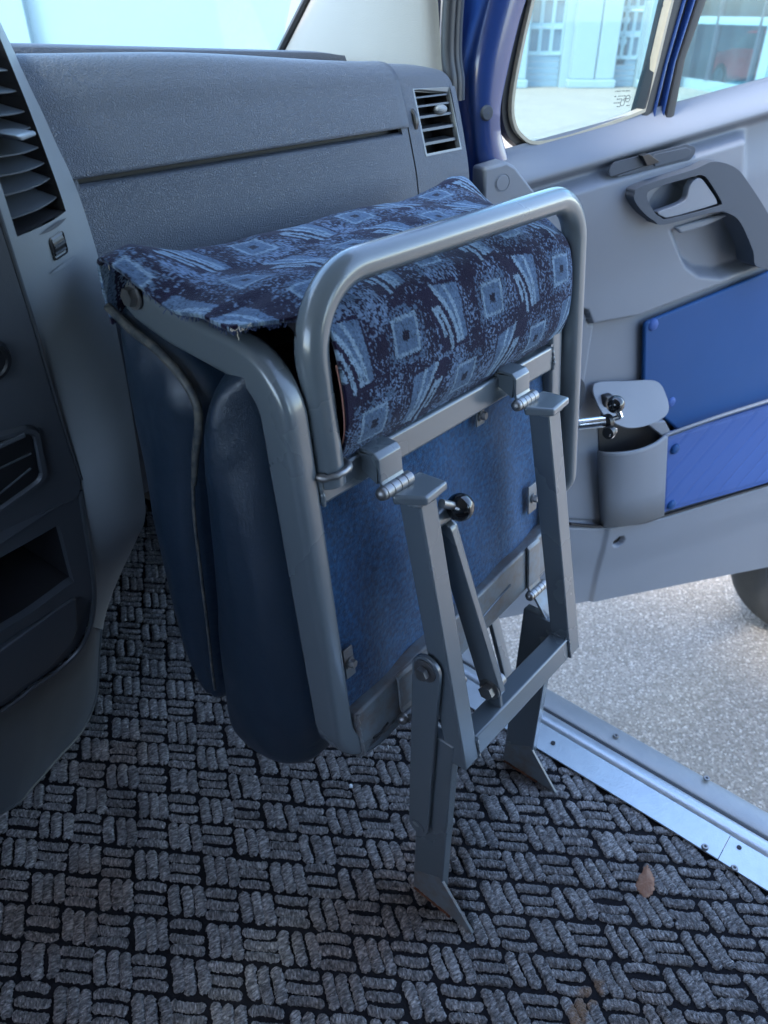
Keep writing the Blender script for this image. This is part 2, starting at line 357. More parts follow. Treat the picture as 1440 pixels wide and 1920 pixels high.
# showroom: glazed building to the right, nearer
SA = onz(1262, 160, GZ); SB = onz(1345, 173, GZ); SE_ = (SB-SA).normalized(); SE_.z = 0; SN = V((SE_.y, -SE_.x, 0))
if SN.dot(-SA) < 0: SN = -SN
def sq(px, py):
    p = onplane(px, py, SA, SN)-SA; return p.dot(SE_), p.z
def SW(t, h, o=0): return SA+SE_*t+V((0, 0, h))+SN*o
show = thing('showroom_building', 'glazed showroom with slim dark posts and white transom beside the garage', 'building', SA)
L_ = 14
bm = B(); box(bm, SW, (-.5, 0, -6.3), (L_, 6, -6)); box(bm, SW, (-.6, 0, -6), (-.4, 6, .0)); box(bm, SW, (-.6, 4.6, -.4), (L_, 6, .02)); obj('inner_wall', bm, 'far_dark', show)
bm = B(); box(bm, SW, (-.4, 0, -5.99), (L_, .04, -.05)); obj('floor_slab', bm, 'gframe', show)
tz = sq(1340, 38)[1]
bm = B(); box(bm, SW, (-.4, tz-.09, -.03), (L_, tz+.09, .07)); obj('transom', bm, 'gframe', show)
bm = B(); box(bm, SW, (-.4, 0, -.03), (L_, .25, .06)); obj('plinth', bm, 'white_wall', show)
posts = [sq(1338, 100)[0]-1.9, sq(1338, 100)[0], sq(1338, 100)[0]+1.9, sq(1338, 100)[0]+3.8]
for t in posts:
    bm = B(); box(bm, SW, (t-.05, .25, -.06), (t+.05, 4.6, .085)); obj('mullion', bm, 'door_dark', show)
for i in range(len(posts)+1):
    a = -.4 if i == 0 else posts[i-1]+.05; b = L_ if i == len(posts) else posts[i]-.05
    if b-a < .1: continue
    for y0, y1 in ((.25, tz-.09), (tz+.09, 4.6)):
        bm = B(); box(bm, SW, (a, y0, -.012), (b, y1, 0)); obj('window_pane', bm, 'show_glass', show)
t, h = sq(1436, 140); bm = B(); box(bm, SW, (t-.18, .25, -.1), (t+.18, 4.6, .15)); obj('column', bm, 'white_wall', show)
# red car standing inside the showroom
rc = sq(1375, 140)
ccar = thing('red_car', 'red car parked behind the showroom glass', 'car', SW(rc[0], .04, -1.2))
prof = [(-1.9, .25), (-1.95, .6), (-1.85, .85), (-1.0, .98), (-.45, 1.42), (.75, 1.45), (1.35, 1.02), (1.85, .92), (1.95, .55), (1.9, .25)]
bm = B(); prism(bm, [SW(rc[0]+x, .04+z, -2.0) for x, z in prof], SN*1.6); obj('body', bm, 'red', ccar, bevel=.12, seg=3)
bm = B(); prism(bm, [SW(rc[0]+x, .04+z, -.398) for x, z in ((-.85, 1.0), (-.38, 1.36), (.68, 1.38), (1.15, 1.03))], SN*.012); obj('side_window', bm, 'far_dark', ccar)
for x in (-1.2, 1.2):
    bm = B(); cyl(bm, SW(rc[0]+x, .04+.31, -.5), SW(rc[0]+x, .04+.31, -.36), .31, 24); wo = obj('wheel', bm, 'tyre', ccar)
    bm = B(); cyl(bm, SW(rc[0]+x, .04+.31, -.37), SW(rc[0]+x, .04+.31, -.35), .2, 20); obj('rim', bm, 'alloy', wo)
# wheel of the next vehicle, seen past the open door
wp = onz(1505, 1176, GZ); wr = .33
wheel = thing('wheel_on_ground', 'dusty dark tyre on grey rim standing past the open door at the right edge', 'wheel', (wp.x, wp.y, GZ))
wax = V((.93, .36, 0)).normalized(); wc = V((wp.x, wp.y, GZ+wr))
def lathe(bm, c, ax, prof, n=40):
    a = ax.normalized(); e = a.cross(V((0, 0, 1))).normalized(); f = a.cross(e); R = []
    for k in range(n):
        t = 2*math.pi*k/n; R.append([bm.verts.new(c+a*h+(e*math.cos(t)+f*math.sin(t))*r) for r, h in prof])
    for k in range(n):
        for i in range(len(prof)-1): bm.faces.new([R[k][i], R[k][i+1], R[(k+1) % n][i+1], R[(k+1) % n][i]])
    return bm
bm = B(); lathe(bm, wc, wax, [(.20, .08), (.215, .10), (.25, .108), (.29, .10), (.318, .085), (.33, .06), (.33, .03), (.322, .026), (.322, .016), (.33, .012), (.33, -.012), (.322, -.016), (.322, -.026), (.33, -.03), (.33, -.06), (.318, -.085), (.29, -.1), (.25, -.108), (.215, -.10), (.20, -.08)])
obj('tyre', bm, 'tyre', wheel)
bm = B(); lathe(bm, wc, wax, [(.001, -.075), (.05, -.078), (.07, -.06), (.15, -.055), (.185, -.075), (.20, -.095), (.205, -.09), (.2, -.05), (.2, .08), (.15, .03), (.001, .03)]); obj('rim', bm, 'alloy', wheel)
for k in range(5):
    t = 2*math.pi*k/5; e = wax.cross(V((0, 0, 1))).normalized(); f = wax.cross(e); c = wc+(e*math.cos(t)+f*math.sin(t))*.055-wax*.07
    bm = B(); cyl(bm, c, c-wax*.02, .011, 6); obj('wheel_bolt', bm, 'steel', wheel)

# ================================================================ VAN: floor and carpet
bm = B(); grid(bm, [[(x, y, -.004) for x in np.linspace(-1.0, .945, 8)] for y in np.linspace(-2.6, 1.75, 12)])
floor = obj('van_floor', bm, 'carpet_base', kind='structure')
e1 = V((.034, -.0478, 0)); e2 = V((-.0338, -.0477, 0)); o0 = V((.5875, .669, 0))
ribs_v, ribs_f, shades = [], [], []
# one rib: rounded noodle, NL stations by NS section points
NL, NS = 32, 7
def rib(a, d, side, ln, wd, ht):
    base = len(ribs_v); ph = random.random()*50
    bend = random.uniform(-.0012, .0012)
    for i in range(NL):
        t = i/(NL-1); e = min(t, 1-t)*ln; cap = math.sqrt(max(0, 1-(1-min(1, e/(wd*.45)))**2)) if e < wd*.45 else 1
        cap = max(.25, cap); lump = 1+.15*math.sin(i*2.4+ph)+random.uniform(-.16, .16)
        for k in range(NS):
            q = math.pi*k/(NS-1); x = math.cos(q)*wd*.5*cap*(1+random.uniform(-.15, .15)); z = math.sin(q)**.5*ht*(.55+.45*cap)*lump+(.0007*math.sin(6.283*t*ln/.0036+k*1.7+ph)+random.uniform(-.0007, .0009) if 0 < k < NS-1 else 0)
            p = a+d*(t*ln)+side*(x+bend*math.sin(math.pi*t)*3)
            ribs_v.append((p.x+random.uniform(-.0006, .0006), p.y+random.uniform(-.0006, .0006), -.003+z))
    for i in range(NL-1):
        for k in range(NS-1):
            q = base+i*NS+k; ribs_f.append((q, q+1, q+NS+1, q+NS))
import bisect
def inside(p):
    if p.x > .955 or p.x < -.06 or p.y < -.42 or p.y > 1.72: return False
    q = p-V((0, 0, CAMH)); dz = q.dot(_f)
    if dz < .1: return False
    X = 720+FPX*q.dot(_r)/dz; Y = 960-FPX*q.dot(_u)/dz
    return -420 < X < 1800 and 860 < Y < 2560
for i in range(-45, 46):
    for j in range(-45, 46):
        c = o0+e1*i+e2*j
        if not inside(c+(e1+e2)*.5): continue
        (L, S) = (e1, e2) if (i+j) % 2 == 0 else (e2, e1)
        d = L.normalized(); 
        if (i+j) % 2: d = (d+V((.10, 0, 0))).normalized()
        sd = V((-d.y, d.x, 0)); pw = abs(S.dot(sd)); sgn = 1 if S.dot(sd) > 0 else -1
        for k in range(3):
            st = c+S*((k+.5)/3)+d*.003+V((random.uniform(-.0012, .0012), random.uniform(-.0012, .0012), 0))
            if max(st.x, (st+d*.05).x) > .937: continue
            rib(st, d, sd, L.length-.0045+random.uniform(-.003, .002), pw/3*(.76 if (i+j) % 2 == 0 else .98)*random.uniform(.93, 1.06), .0042*random.uniform(.8, 1.2))
print('ribs', len(ribs_v)//(NL*NS))
pile = npobj('carpet_pile', ribs_v, ribs_f, 'pile', floor, kind='stuff', smooth=180)
rv = np.array(ribs_v); nrib = len(rv)//(NL*NS)
br = np.repeat(RNG.uniform(.85, 1.15, nrib), NL*NS)*RNG.choice([.4, .75, 1.0, 1.3, 2.1], len(rv), p=[.2, .2, .25, .2, .15])
st_ = sstep(.5, .75, fbm(rv[:, 0]*5+3, rv[:, 1]*5, 71))*.55; wornp = .8+.4*fbm(rv[:, 0]*3, rv[:, 1]*3, 77)
yc = np.array([.225, .217, .213])[None]*(br*wornp)[:, None]*(1-st_[:, None]*np.array([.25, .45, .58])[None])
def blot(P, w):                       # worn-in stains of their own shape
    q = [onz(px, py, 0) for px, py in P]; d = np.full(len(rv), 9.0)
    for a_, b_ in zip(q, q[1:]):
        ab = np.array([b_.x-a_.x, b_.y-a_.y]); ap = rv[:, :2]-np.array([a_.x, a_.y]); t = np.clip((ap@ab)/(ab@ab), 0, 1); d = np.minimum(d, np.hypot(*(ap-t[:, None]*ab).T))
    return 1-sstep(w*.4, w, d+(vnoise(rv[:, 0]*160, rv[:, 1]*160, 5)-.5)*w*.6)
for P_, w_, c_, am in ((((1118, 1850), (1095, 1880), (1075, 1925)), .016, (.26, .155, .085), .8), (((1205, 1600), (1215, 1640)), .018, (.10, .075, .06), .5), (((215, 1480), (250, 1540)), .05, (.05, .035, .03), .45), (((812, 1665), (850, 1690)), .03, (.06, .035, .025), .6), (((965, 1450), (1010, 1465)), .03, (.06, .035, .025), .6)):
    m_ = blot(P_, w_)[:, None]*am; yc = yc*(1-m_)+np.array(c_)[None]*m_
ya = pile.data.color_attributes.new('yarn', 'FLOAT_COLOR', 'POINT'); ya.data.foreach_set('color', np.concatenate([yc, np.ones((len(rv), 1))], 1).astype(np.float32).ravel())
# things lying on the carpet
bm = B(); pts = [(1213, 1622), (1200, 1640), (1193, 1658), (1198, 1672), (1212, 1682), (1222, 1675), (1228, 1658), (1225, 1640)]
oc_ = catmull([onz(px, py, .004) for px, py in pts], 6, closed=True); cc = sum(oc_, V((0, 0, 0)))/len(oc_); n = len(oc_)
R = [[bm.verts.new(lerp(cc, p, f*random.uniform(.9, 1.1))+V((0, 0, -.002+.0042*(1-f**3)+random.uniform(-.0006, .0006)))) for p in oc_] for f in (1, .85, .65, .42, .2)]
for a in range(4):
    for k in range(n): bm.faces.new([R[a][k], R[a][(k+1) % n], R[a+1][(k+1) % n], R[a+1][k]])
bm.faces.new(R[-1])
tag(obj('dirt_patch', bm, 'dirt', smooth=180), 'small orange brown dried dirt patch stuck on the carpet near the metal sill', 'dirt')
c = onz(658, 1474, .006); bm = B(); bmesh.ops.create_icosphere(bm, subdivisions=2, radius=.0035, matrix=Matrix.Translation(c))
for v in bm.verts: v.co += V((random.uniform(-.0008, .0008),)*3)
tag(obj('crumb', bm, 'crumb'), 'tiny pale blue crumb lying on the dark carpet below the seat', 'crumb')

# ================================================================ VAN: door sill plates
sill = thing('door_sill', 'galvanised door sill plates screwed along the carpet edge with outer step', 'door sill', (.98, .3, 0))
joint = onz(1352, 1600, .006).y
SX0, SX1 = .913, .966
def sheet(bm, x0, x1, y0, y1, z0, z1, th=.0022, n=10):
    rows = []
    for i in range(n+1):
        y = y0+(y1-y0)*i/n; w = .0012*math.sin(y*9)
        rows.append([(x0+w, y, z0), (x1, y, z1)])
    grid(bm, rows)
bm = B(); sheet(bm, SX0, SX1+.006, joint+.0006, .80, .007, .006); p = obj('inner_plate', bm, 'galv', sill, smooth=None); md = p.modifiers.new('t', 'SOLIDIFY'); md.thickness = .003
bm = B(); sheet(bm, SX0, SX1+.006, -.9, joint-.0006, .0062, .0055); p = obj('inner_plate', bm, 'galv', sill, smooth=None); md = p.modifiers.new('t', 'SOLIDIFY'); md.thickness = .003
bm = B(); grid(bm, [[(x, y, z) for x, z in ((.9745, .0025), (1.006, .001), (1.0115, -.004), (1.012, -.02), (1.018, -.03))] for y in np.linspace(-.9, .86, 20)])
p = obj('tread_plate', bm, 'galv', sill); md = p.modifiers.new('t', 'SOLIDIFY'); md.thickness = .003
bm = B(); sweep(bm, [(1.024, y, -.022) for y in np.linspace(-.9, .86, 12)], circ(.008, 10)); obj('rubber_seal', bm, 'rubber', sill)
bm = B(); grid(bm, [[(x, y, z) for x, z in ((1.010, -.05), (1.024, -.046), (1.031, -.024), (1.037, -.020), (1.082, -.021), (1.089, -.027), (1.091, -.11), (1.06, -.16))] for y in np.linspace(-.9, .86, 20)])
obj('outer_sill', bm, 'sillgrey', sill)
for (px, py, z, r, m) in ((1037, 1393, .008, .0045, 'void'), (1322, 1588, .008, .0062, 'steel'), (1377, 1628, .008, .0062, 'steel'), (1386, 1589, .006, .004, 'void'), (1155, 1380, -.017, .006, 'steel'), (1325, 1460, -.017, .0065, 'steel')):
    c = onz(px, py, z); bm = B()
    if m == 'void': cyl(bm, c-V((0, 0, .003)), c+V((0, 0, .0012)), r, 14); obj('screw_hole', bm, 'void', sill)
    else:
        cyl(bm, c, c+V((0, 0, .0025)), r, 18, r*.8); s_ = obj('screw', bm, 'steel', sill)
        bm = B(); cyl(bm, c+V((0, 0, .0024)), c+V((0, 0, .0028)), r*.42, 6); obj('screw_recess', bm, 'void', s_)

# ================================================================ VAN: shell
van = thing('van_body', 'blue van shell with cream pillar trim, windscreen and roof lining', 'van', (0, 0, 0))
YB = -3.2
bm = B(); box(bm, XYZ, (-1.1, YB, 1.86), (1.02, .82, 1.9)); hexa(bm, [(-1.1, .8205, 1.9), (1.02, .8205, 1.9), (1.02, .93, 1.80), (-1.1, .93, 1.80), (-1.1, .8205, 1.85), (1.02, .8205, 1.85), (1.02, .91, 1.75), (-1.1, .91, 1.75)]); obj('roof_lining', bm, 'roofliner', van)
bm = B()                                              # left wall with two windows
for y0, y1, z0, z1 in ((YB, 1.8, -.1, 1.0), (YB, 1.0, 1.6, 1.86), (.75, .95, 1.0, 1.6), (YB, -.5, 1.0, 1.6)):
    box(bm, XYZ, (-1.1, y0, z0), (-1.06, y1, z1))
obj('left_wall', bm, 'wall_trim', van)
bm = B()                                              # right wall behind the door opening
for y0, y1, z0, z1 in ((YB, -.42, -.1, .95), (YB, -.42, 1.6, 1.86), (-.62, -.42, .95, 1.6), (YB, -1.75, .95, 1.6)):
    box(bm, XYZ, (1.0, y0, z0), (1.04, y1, z1))
obj('right_wall', bm, 'wall_trim', van)
bm = B(); box(bm, XYZ, (-1.1, YB-.04, -.1), (1.04, YB, 1.9)); obj('rear_wall', bm, 'wall_trim', van)
bm = B(); box(bm, XYZ, (-1.1, 1.76, -.1), (1.15, 1.8, 1.12)); box(bm, XYZ, (1.02, 1.02, -.3), (1.06, 1.76, 1.05)); box(bm, XYZ, (-1.1, 1.452, 1.06), (1.4, 1.7595, 1.10)); obj('bulkhead', bm, 'black', van)
# windscreen: from the ledge at y 1.45 back up to the roof at y .62
w0, w1 = ony(-150, 80, 1.45), ony(522, 88, 1.45)
bm = B(); tl_ = V((-1.0, .90, 1.76)); tr2 = V((w1.x-.23, .90, 1.76)); a_ = V((-1.0, 1.45, w0.z-.02)); b_ = V((w1.x, 1.45, w1.z-.02))
prism(bm, [a_, b_, tr2, tl_], V((0, .004, .005))); obj('windscreen', bm, 'screen_glass', van)
# black rubber edge of the windscreen along the pillar
pe = [ony(526, 92, 1.43), onplane(577, -4, b_, V((b_-a_).normalized()).cross((tr2-b_).normalized()))]
wsn = (b_-a_).cross(tl_-a_).normalized()
q0, q1 = onplane(528, 92, a_, wsn), onplane(578, -6, a_, wsn); q2 = q1+(q1-q0)*6
bm = B(); sweep(bm, [q0-(q1-q0)*.3, q1, q2], circ(.009, 8)); obj('windscreen_rubber', bm, 'rubber', van)
# cream trim of the pillar: from the glass edge round to the door seal
rows = []
for t in np.linspace(-.25, 4.2, 24):
    py = 120-t*126
    def edge(px0, px1, pl):
        return onplane(px0+(px1-px0)*t, 0, pl[0], pl[1])
    A = q0+(q1-q0)*t+V((.004, -.004, 0))
    D = onx(828-8*t, 118-118*t, 1.16) if t < 1.6 else None
    rows.append((A, t))
Rr0, Rr1 = onx(829, 122, 1.15), onx(821, 0, 1.15)
grows = []
for A, t in rows:
    Dp = Rr0+(Rr1-Rr0)*t
    mid1 = lerp(A, Dp, .30)+V((-.01, .03, 0)); mid2 = lerp(A, Dp, .72)+V((-.045, -.02, 0)); mid3 = lerp(A, Dp, .92)+V((-.03, -.012, 0))
    grows.append(catmull([A, mid1, lerp(A, Dp, .5)+V((-.028, .012, 0)), mid2, mid3, Dp], 6))
bm = B(); grid(bm, grows); p = obj('pillar_trim', bm, 'cream', van, smooth=180)
# door seal on the body: black double lip
for off, r, m in ((0, .011, 'rubber'), (.022, .010, 'rubber'), (.040, .006, 'door_dark')):
    bm = B(); P = [onx(843, 190, 1.155), onx(843, 150, 1.155), onx(838, 110, 1.155), onx(838, 60, 1.155), onx(842, -10, 1.155), onx(852, -120, 1.155), onx(862, -260, 1.155)]
    P = [q+V((off*.75, -.002, 0)) for q in P]; sweep(bm, catmull(P, 5), circ(r, 10), (1, 0, 0)); obj('door_seal', bm, m, van)
# blue painted body pillar beside the dashboard (inner dark return, outer flange)
def colx(px, py, x): return onx(px, py, x)
rows = []
for k in np.linspace(0, 1, 14):
    py = -160+k*700
    a0 = ony(870-8*math.sin(k*2), py, .93); 
    rows.append([V((1.166, .885, a0.z)), V((1.19, .93, a0.z)), V((1.24, .955, a0.z)), V((1.30, .965, a0.z)), V((1.40, .975, a0.z))])
bm = B(); grid(bm, [catmull(r, 4) for r in rows]); obj('body_pillar', bm, 'paint', van, smooth=180)
#DASH
# ================================================================ DASHBOARD
dash = thing('dashboard', 'grained blue grey dashboard with closed glovebox and air vent beside the door', 'dashboard', (.78, .82, 1.0))
LP = [(1.10, 1.11), (.98, 1.135), (.915, 1.151), (.872, 1.157), (.849, 1.132), (.836, 1.10), (.822, 1.065), (.808, 1.02), (.797, .97), (.792, .91), (.80, .82), (.83, .72), (.88, .62), (.97, .55), (1.2, .50)]
RP = [(1.10, 1.09), (.98, 1.112), (.91, 1.126), (.866, 1.129), (.842, 1.118), (.831, 1.095), (.820, 1.065), (.806, 1.02), (.793, .97), (.788, .91), (.796, .82), (.83, .72), (.88, .62), (.97, .55), (1.2, .50)]
LC = catmull([(0, y, z) for y, z in LP], 12); RC = catmull([(0, y, z) for y, z in RP], 12)
NP = len(LC)
XL, XR = .40, 1.0
def dashpt(x, i):
    t = (x-XL)/(XR-XL); tt = min(max(t, 0), 1.25)
    e = max(0, tt-.55)/.45; e = e*e*.8 if e < 1.1 else e
    k = min(1.05, max(0, (t*.45+.55*sstep(.3, 1, t))))
    p = lerp(LC[i], RC[i], float(k)); return V((x, p.y, p.z))
# slot: profile indices where it sits
zl = 1.043
iS = min(range(NP), key=lambda i: abs(LC[i].z-zl) if LC[i].y < .86 else 9)
bm = B(); grid(bm, [[dashpt(x, i) for i in range(0, iS)] for x in np.linspace(XL, .9985, 40)])
up = obj('upper_panel', bm, 'dash', dash, smooth=180); md = up.modifiers.new('t', 'SOLIDIFY'); md.thickness = .004; md.offset = -1 if False else 1
bm = B()
rows = []
for x in np.linspace(XL, .9985, 60):
    r = []
    for i in range(iS-1, NP):
        p = dashpt(x, i)
        if i == iS-1: p = p+V((0, .016, -.008))
        elif i == iS: p = lerp(dashpt(x, i), dashpt(x, i+1), .55)+V((0, .008, 0))
        elif i == iS+1: p = p+V((0, .0, -.001))
        r.append(p)
    rows.append(r)
grid(bm, rows); gl = obj('glovebox_lid', bm, 'dash', dash, smooth=180)
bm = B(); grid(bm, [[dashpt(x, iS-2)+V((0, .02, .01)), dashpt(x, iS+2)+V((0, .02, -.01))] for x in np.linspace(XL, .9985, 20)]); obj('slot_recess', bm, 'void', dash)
# plugs closing the slot at both ends
for x0, x1 in ((XL, dashpt(.44, iS).x), (.984, .9985)):
    bm = B(); grid(bm, [[dashpt(x, i) for i in range(iS-2, iS+3)] for x in np.linspace(x0, x1, 4)]); obj('slot_end', bm, 'dash', dash, smooth=180)
# raised dark ledge under the windscreen
bm = B(); rows = []
pL, pR = ony(30, 106, 1.10), ony(640, 105, 1.10)
for k in range(33):
    t = k/32; x = -.3+(1.165+.3)*t; ft = (x-pL.x)/(pR.x-pL.x); zb = pL.z+(pR.z-pL.z)*ft
    hL = ony(30, 83, 1.12).z-ony(30, 108, 1.10).z; hR = ony(640, 97, 1.12).z-ony(640, 105, 1.10).z
    h = (hL+(hR-hL)*max(0, ft))*(1 if ft < .93 else max(0.05, 1-(ft-.93)/.10))
    rows.append([(x, 1.095, zb-.01), (x, 1.10, zb+h*.75), (x, 1.108, zb+h), (x, 1.13, zb+h+.001), (x, 1.5, zb+h-.012)])
grid(bm, rows); obj('windscreen_ledge', bm, 'dash_top', dash, smooth=180)
# end panel with the vent
XE = [1.0015+(1.135-1.0015)*k/14 for k in range(15)]
VX0, VX1 = 1.030, 1.127
iv0 = min(range(NP), key=lambda i: abs(RC[i].z-1.098) if RC[i].y < .85 else 9); iv1 = min(range(NP), key=lambda i: abs(RC[i].z-1.006) if RC[i].y < .85 else 9)
def endpt(x, i):
    p = dashpt(1.0+min(x-1.0, .0)*0+1e-9, i); p = V((x, RC[i].y, RC[i].z)); d = (x-1.0)/.135
    return p+V((0, .004*d*d*0, -.012*d*d*(1 if i < 60 else 0)))
xs = [1.0015, 1.012, 1.022, VX0, 1.05, 1.07, 1.09, 1.11, VX1, 1.133, 1.138]
side = lambda i: [(1.146, endpt(1.138, i)+V((0, .004, -.002))), (1.152, endpt(1.138, i)+V((0, .014, -.006))), (1.155, endpt(1.138, i)+V((0, .045, -.02)))]
bm = B(); R = []
idx = list(range(0, NP))
for x in xs: R.append([bm.verts.new(endpt(x, i)) for i in idx])
for j in range(3): R.append([bm.verts.new(V((side(i)[j][0], side(i)[j][1].y, side(i)[j][1].z))) for i in idx])
for a in range(len(R)-1):
    for i in range(NP-1):
        if 3 <= a < 8 and iv0 <= i < iv1: continue
        bm.faces.new([R[a][i], R[a][i+1], R[a+1][i+1], R[a+1][i]])
ep = obj('end_panel', bm, 'dash', dash, smooth=50)
bm = B(); grid(bm, [[dashpt(.99, i)+V((0, .006, -.003)) for i in range(NP)], [endpt(1.012, i)+V((0, .006, -.003)) for i in range(NP)]]); obj('joint_backing', bm, 'void', dash, smooth=180)  # dark strip added to stop light leaking through the joint
def vpt(a, b, o=0):                   # a across, b down the vent opening, o into the dash
    i = iv0+(iv1-iv0)*b; i0 = int(i); i1 = min(i0+1, NP-1); x = VX0+(VX1-VX0)*a
    return lerp(endpt(x, i0), endpt(x, i1), i-i0)+V((0, .94*o, -.33*o))
bm = B()
hexa(bm, [vpt(0, 0, .0005), vpt(1, 0, .0005), vpt(1, 1, .0005), vpt(0, 1, .0005), vpt(.05, .02, .05), vpt(.95, .02, .05), vpt(.95, .98, .05), vpt(.05, .98, .05)])
bm.faces.ensure_lookup_table(); bmesh.ops.delete(bm, geom=[bm.faces[0]], context='FACES_ONLY')
vent = obj('air_vent', bm, 'void', dash, smooth=None)
bm = B(); n = 3
fo = [(0, 0), (1, 0), (1, 1), (0, 1)]; fi = [(.035, .03), (.965, .03), (.965, .97), (.035, .97)]
ringprism(bm, fo, fi, vpt, -.001, .008); obj('vent_frame', bm, 'bezel', vent, smooth=None)
for k in range(5):
    b = (k+1)/6+.01
    bm = B(); hexa(bm, [vpt(.03, b-.012, .004), vpt(.97, b-.012, .004), vpt(.97, b+.022, .004), vpt(.03, b+.022, .004), vpt(.03, b-.085, .028), vpt(.97, b-.085, .028), vpt(.97, b-.055, .028), vpt(.03, b-.055, .028)]); obj('slat', bm, 'slat', vent, smooth=None)
bm = B(); c = vpt(.66, .44, .004); bmesh.ops.create_uvsphere(bm, u_segments=20, v_segments=10, radius=1, matrix=Matrix.Translation(c) @ Matrix.Diagonal((.0135, .010, .0075, 1))); obj('vent_knob', bm, 'bezel', vent)
bm = B(); c = lerp(endpt(1.018, iv0+9), endpt(1.022, iv1-6), .5); dirv = (endpt(1.018, iv1-4)-endpt(1.018, iv0+8)).normalized()
lathe(bm, V((1.019, (c.y)+.016, c.z)), XA, [(.001, -.0045), (.019, -.0045), (.0215, -.003), (.0215, .003), (.019, .0045), (.001, .0045)], 40); obj('thumbwheel', bm, 'black', dash, smooth=None)
bm = B(); box(bm, XYZ, (1.10, .97, .45), (1.168, 1.6, 1.118)); box(bm, XYZ, (-.3, 1.0, .6), (1.1, 1.6, .9)); obj('dash_core', bm, 'black', dash)

# ================================================================ CENTRE CONSOLE
con = thing('centre_console', 'dark centre console with tall air vent, open tray and flap drawer', 'console', (.3, .9, .4))
SPN = V((0, 1, .32)).normalized(); SP0 = V((0, .70, 1.1))
def sp(px, py, o=0): return onplane(px, py, SP0-SPN*o, SPN)       # o: proud of the console face
ridge = [sp(*p) for p in ((-150, -20), (-110, 90), (-72, 205), (-36, 310), (0, 420), (32, 520), (64, 622), (98, 738), (126, 830), (146, 890), (153, 940), (164, 1010), (173, 1080), (174, 1130), (166, 1180))]
gline = [onx(*p, .432) for p in ((-5, 30), (32, 108), (72, 190), (108, 272), (140, 345), (166, 420), (192, 510), (215, 600), (240, 730), (262, 870))]+[onx(273, 965, .45), onx(256, 1012, .46), onx(222, 1085, .47), onx(197, 1150, .48), onz(190, 1185, .01)]
ridge = catmull(ridge, 4); gline = catmull(gline, 4)
# openings of the tall vent on the bezel, in (row, across) parameters
def bez(r, a, o=0):
    r = min(max(r, 0), len(ridge)-1.001); i = int(r); A = lerp(ridge[i], ridge[i+1], r-i); Bq = lerp(gline[i], gline[i+1], r-i)
    n = (Bq-A).cross(ridge[i+1]-ridge[i]).normalized()
    if n.y > 0: n = -n
    return lerp(A, Bq, a)+n*(o+.010*math.sin(math.pi*a))
def bfind(px, py):                    # parameters of a point seen on the bezel
    best = None; d = ray(px, py).normalized()
    for r in np.linspace(0, 36.9, 110):
        for a in np.linspace(0, 1, 41):
            q = bez(r, a)-_c; e = (q-d*q.dot(d)).length/q.length
            if best is None or e < best[0]: best = (e, r, a)
    return best[1], best[2]
vb = bfind(30, 428); vb2 = bfind(128, 408); vt2 = bfind(-6, 70)
aL, aR = vb[1], vb2[1]; rB = (vb[0]+vb2[0])/2; rT = 2.0
ra = sorted(set(list(np.arange(0, len(ridge)-1, .5))+[rT, rB])); aa = sorted(set([0, .04, .1]+list(np.linspace(aL, aR, 6))+list(np.linspace(aR, 1, 6))+[aL*.5]))
bm = B(); G = [[bm.verts.new(bez(r, a)) for a in aa] for r in ra]
for i in range(len(ra)-1):
    for k in range(len(aa)-1):
        rm, am = (ra[i]+ra[i+1])/2, (aa[k]+aa[k+1])/2
        if rT < rm < rB and aL < am < aR: continue
        bm.faces.new([G[i][k], G[i][k+1], G[i+1][k+1], G[i+1][k]])
obj('bezel', bm, 'bezel', con, smooth=60)
bm = B(); n = 14
R1 = [[bm.verts.new(bez(rT+(rB-rT)*k/n, a, o)) for a, o in ((aL, 0), (aL+.03, -.05), (aR-.03, -.05), (aR, 0))] for k in range(n+1)]
for k in range(n):
    for j in range(3): bm.faces.new([R1[k][j], R1[k][j+1], R1[k+1][j+1], R1[k+1][j]])
bm.faces.new(R1[n]); cv = obj('air_vent', bm, 'void', con, smooth=None)
for px, py in ((20, 383), (10, 347), (0, 312), (-8, 276), (-16, 240), (-22, 205), (-30, 168), (-42, 130), (-54, 92)):
    r, a = bfind(max(px, -60)+70, py)
    bm = B(); rows = []
    for k in range(9):
        t = k/8; A = aL+(aR-aL)*t; bow = .35*math.sin(math.pi*t)
        rows.append([bez(r+.10+bow*.25, A, -.005), bez(r+.22+bow*.25, A, -.005), bez(r-.75, A, -.045), bez(r-.85, A, -.045)])
    Gq = [[bm.verts.new(p) for p in q] for q in rows]
    for i in range(8):
        for j in range(4): bm.faces.new([Gq[i][j], Gq[i][(j+1) % 4], Gq[i+1][(j+1) % 4], Gq[i+1][j]])
    bm.faces.new(Gq[0]); bm.faces.new(Gq[-1][::-1]); obj('slat', bm, 'slat', cv, smooth=35)
r, a = bfind(42, 250); bm = B()
hexa(bm, [bez(r-.1, aL+.15, .012), bez(r-.1, aR-.12, .006), bez(r+.35, aR-.1, .004), bez(r+.35, aL+.2, .012), bez(r-.4, aL+.12, -.02), bez(r-.4, aR-.2, -.02), bez(r+.1, aR-.2, -.02), bez(r+.1, aL+.15, -.02)])
obj('vent_knob', bm, 'bezel', cv, bevel=.003)
for px in (52, 78):
    r, a = bfind(px, 405); bm = B(); box(bm, lambda i, j, k: bez(i, j, k), (r-5, a-.006, -.046), (rB-.05, a+.006, -.03)); obj('vent_vane', bm, 'slat', cv, smooth=None)
r, a = bfind(109, 460); bm = B(); c = bez(r, a, -.0122); wd = (bez(r, a+.1)-bez(r, a-.1)).normalized(); dn = (bez(r+.3, a)-bez(r-.3, a)).normalized()
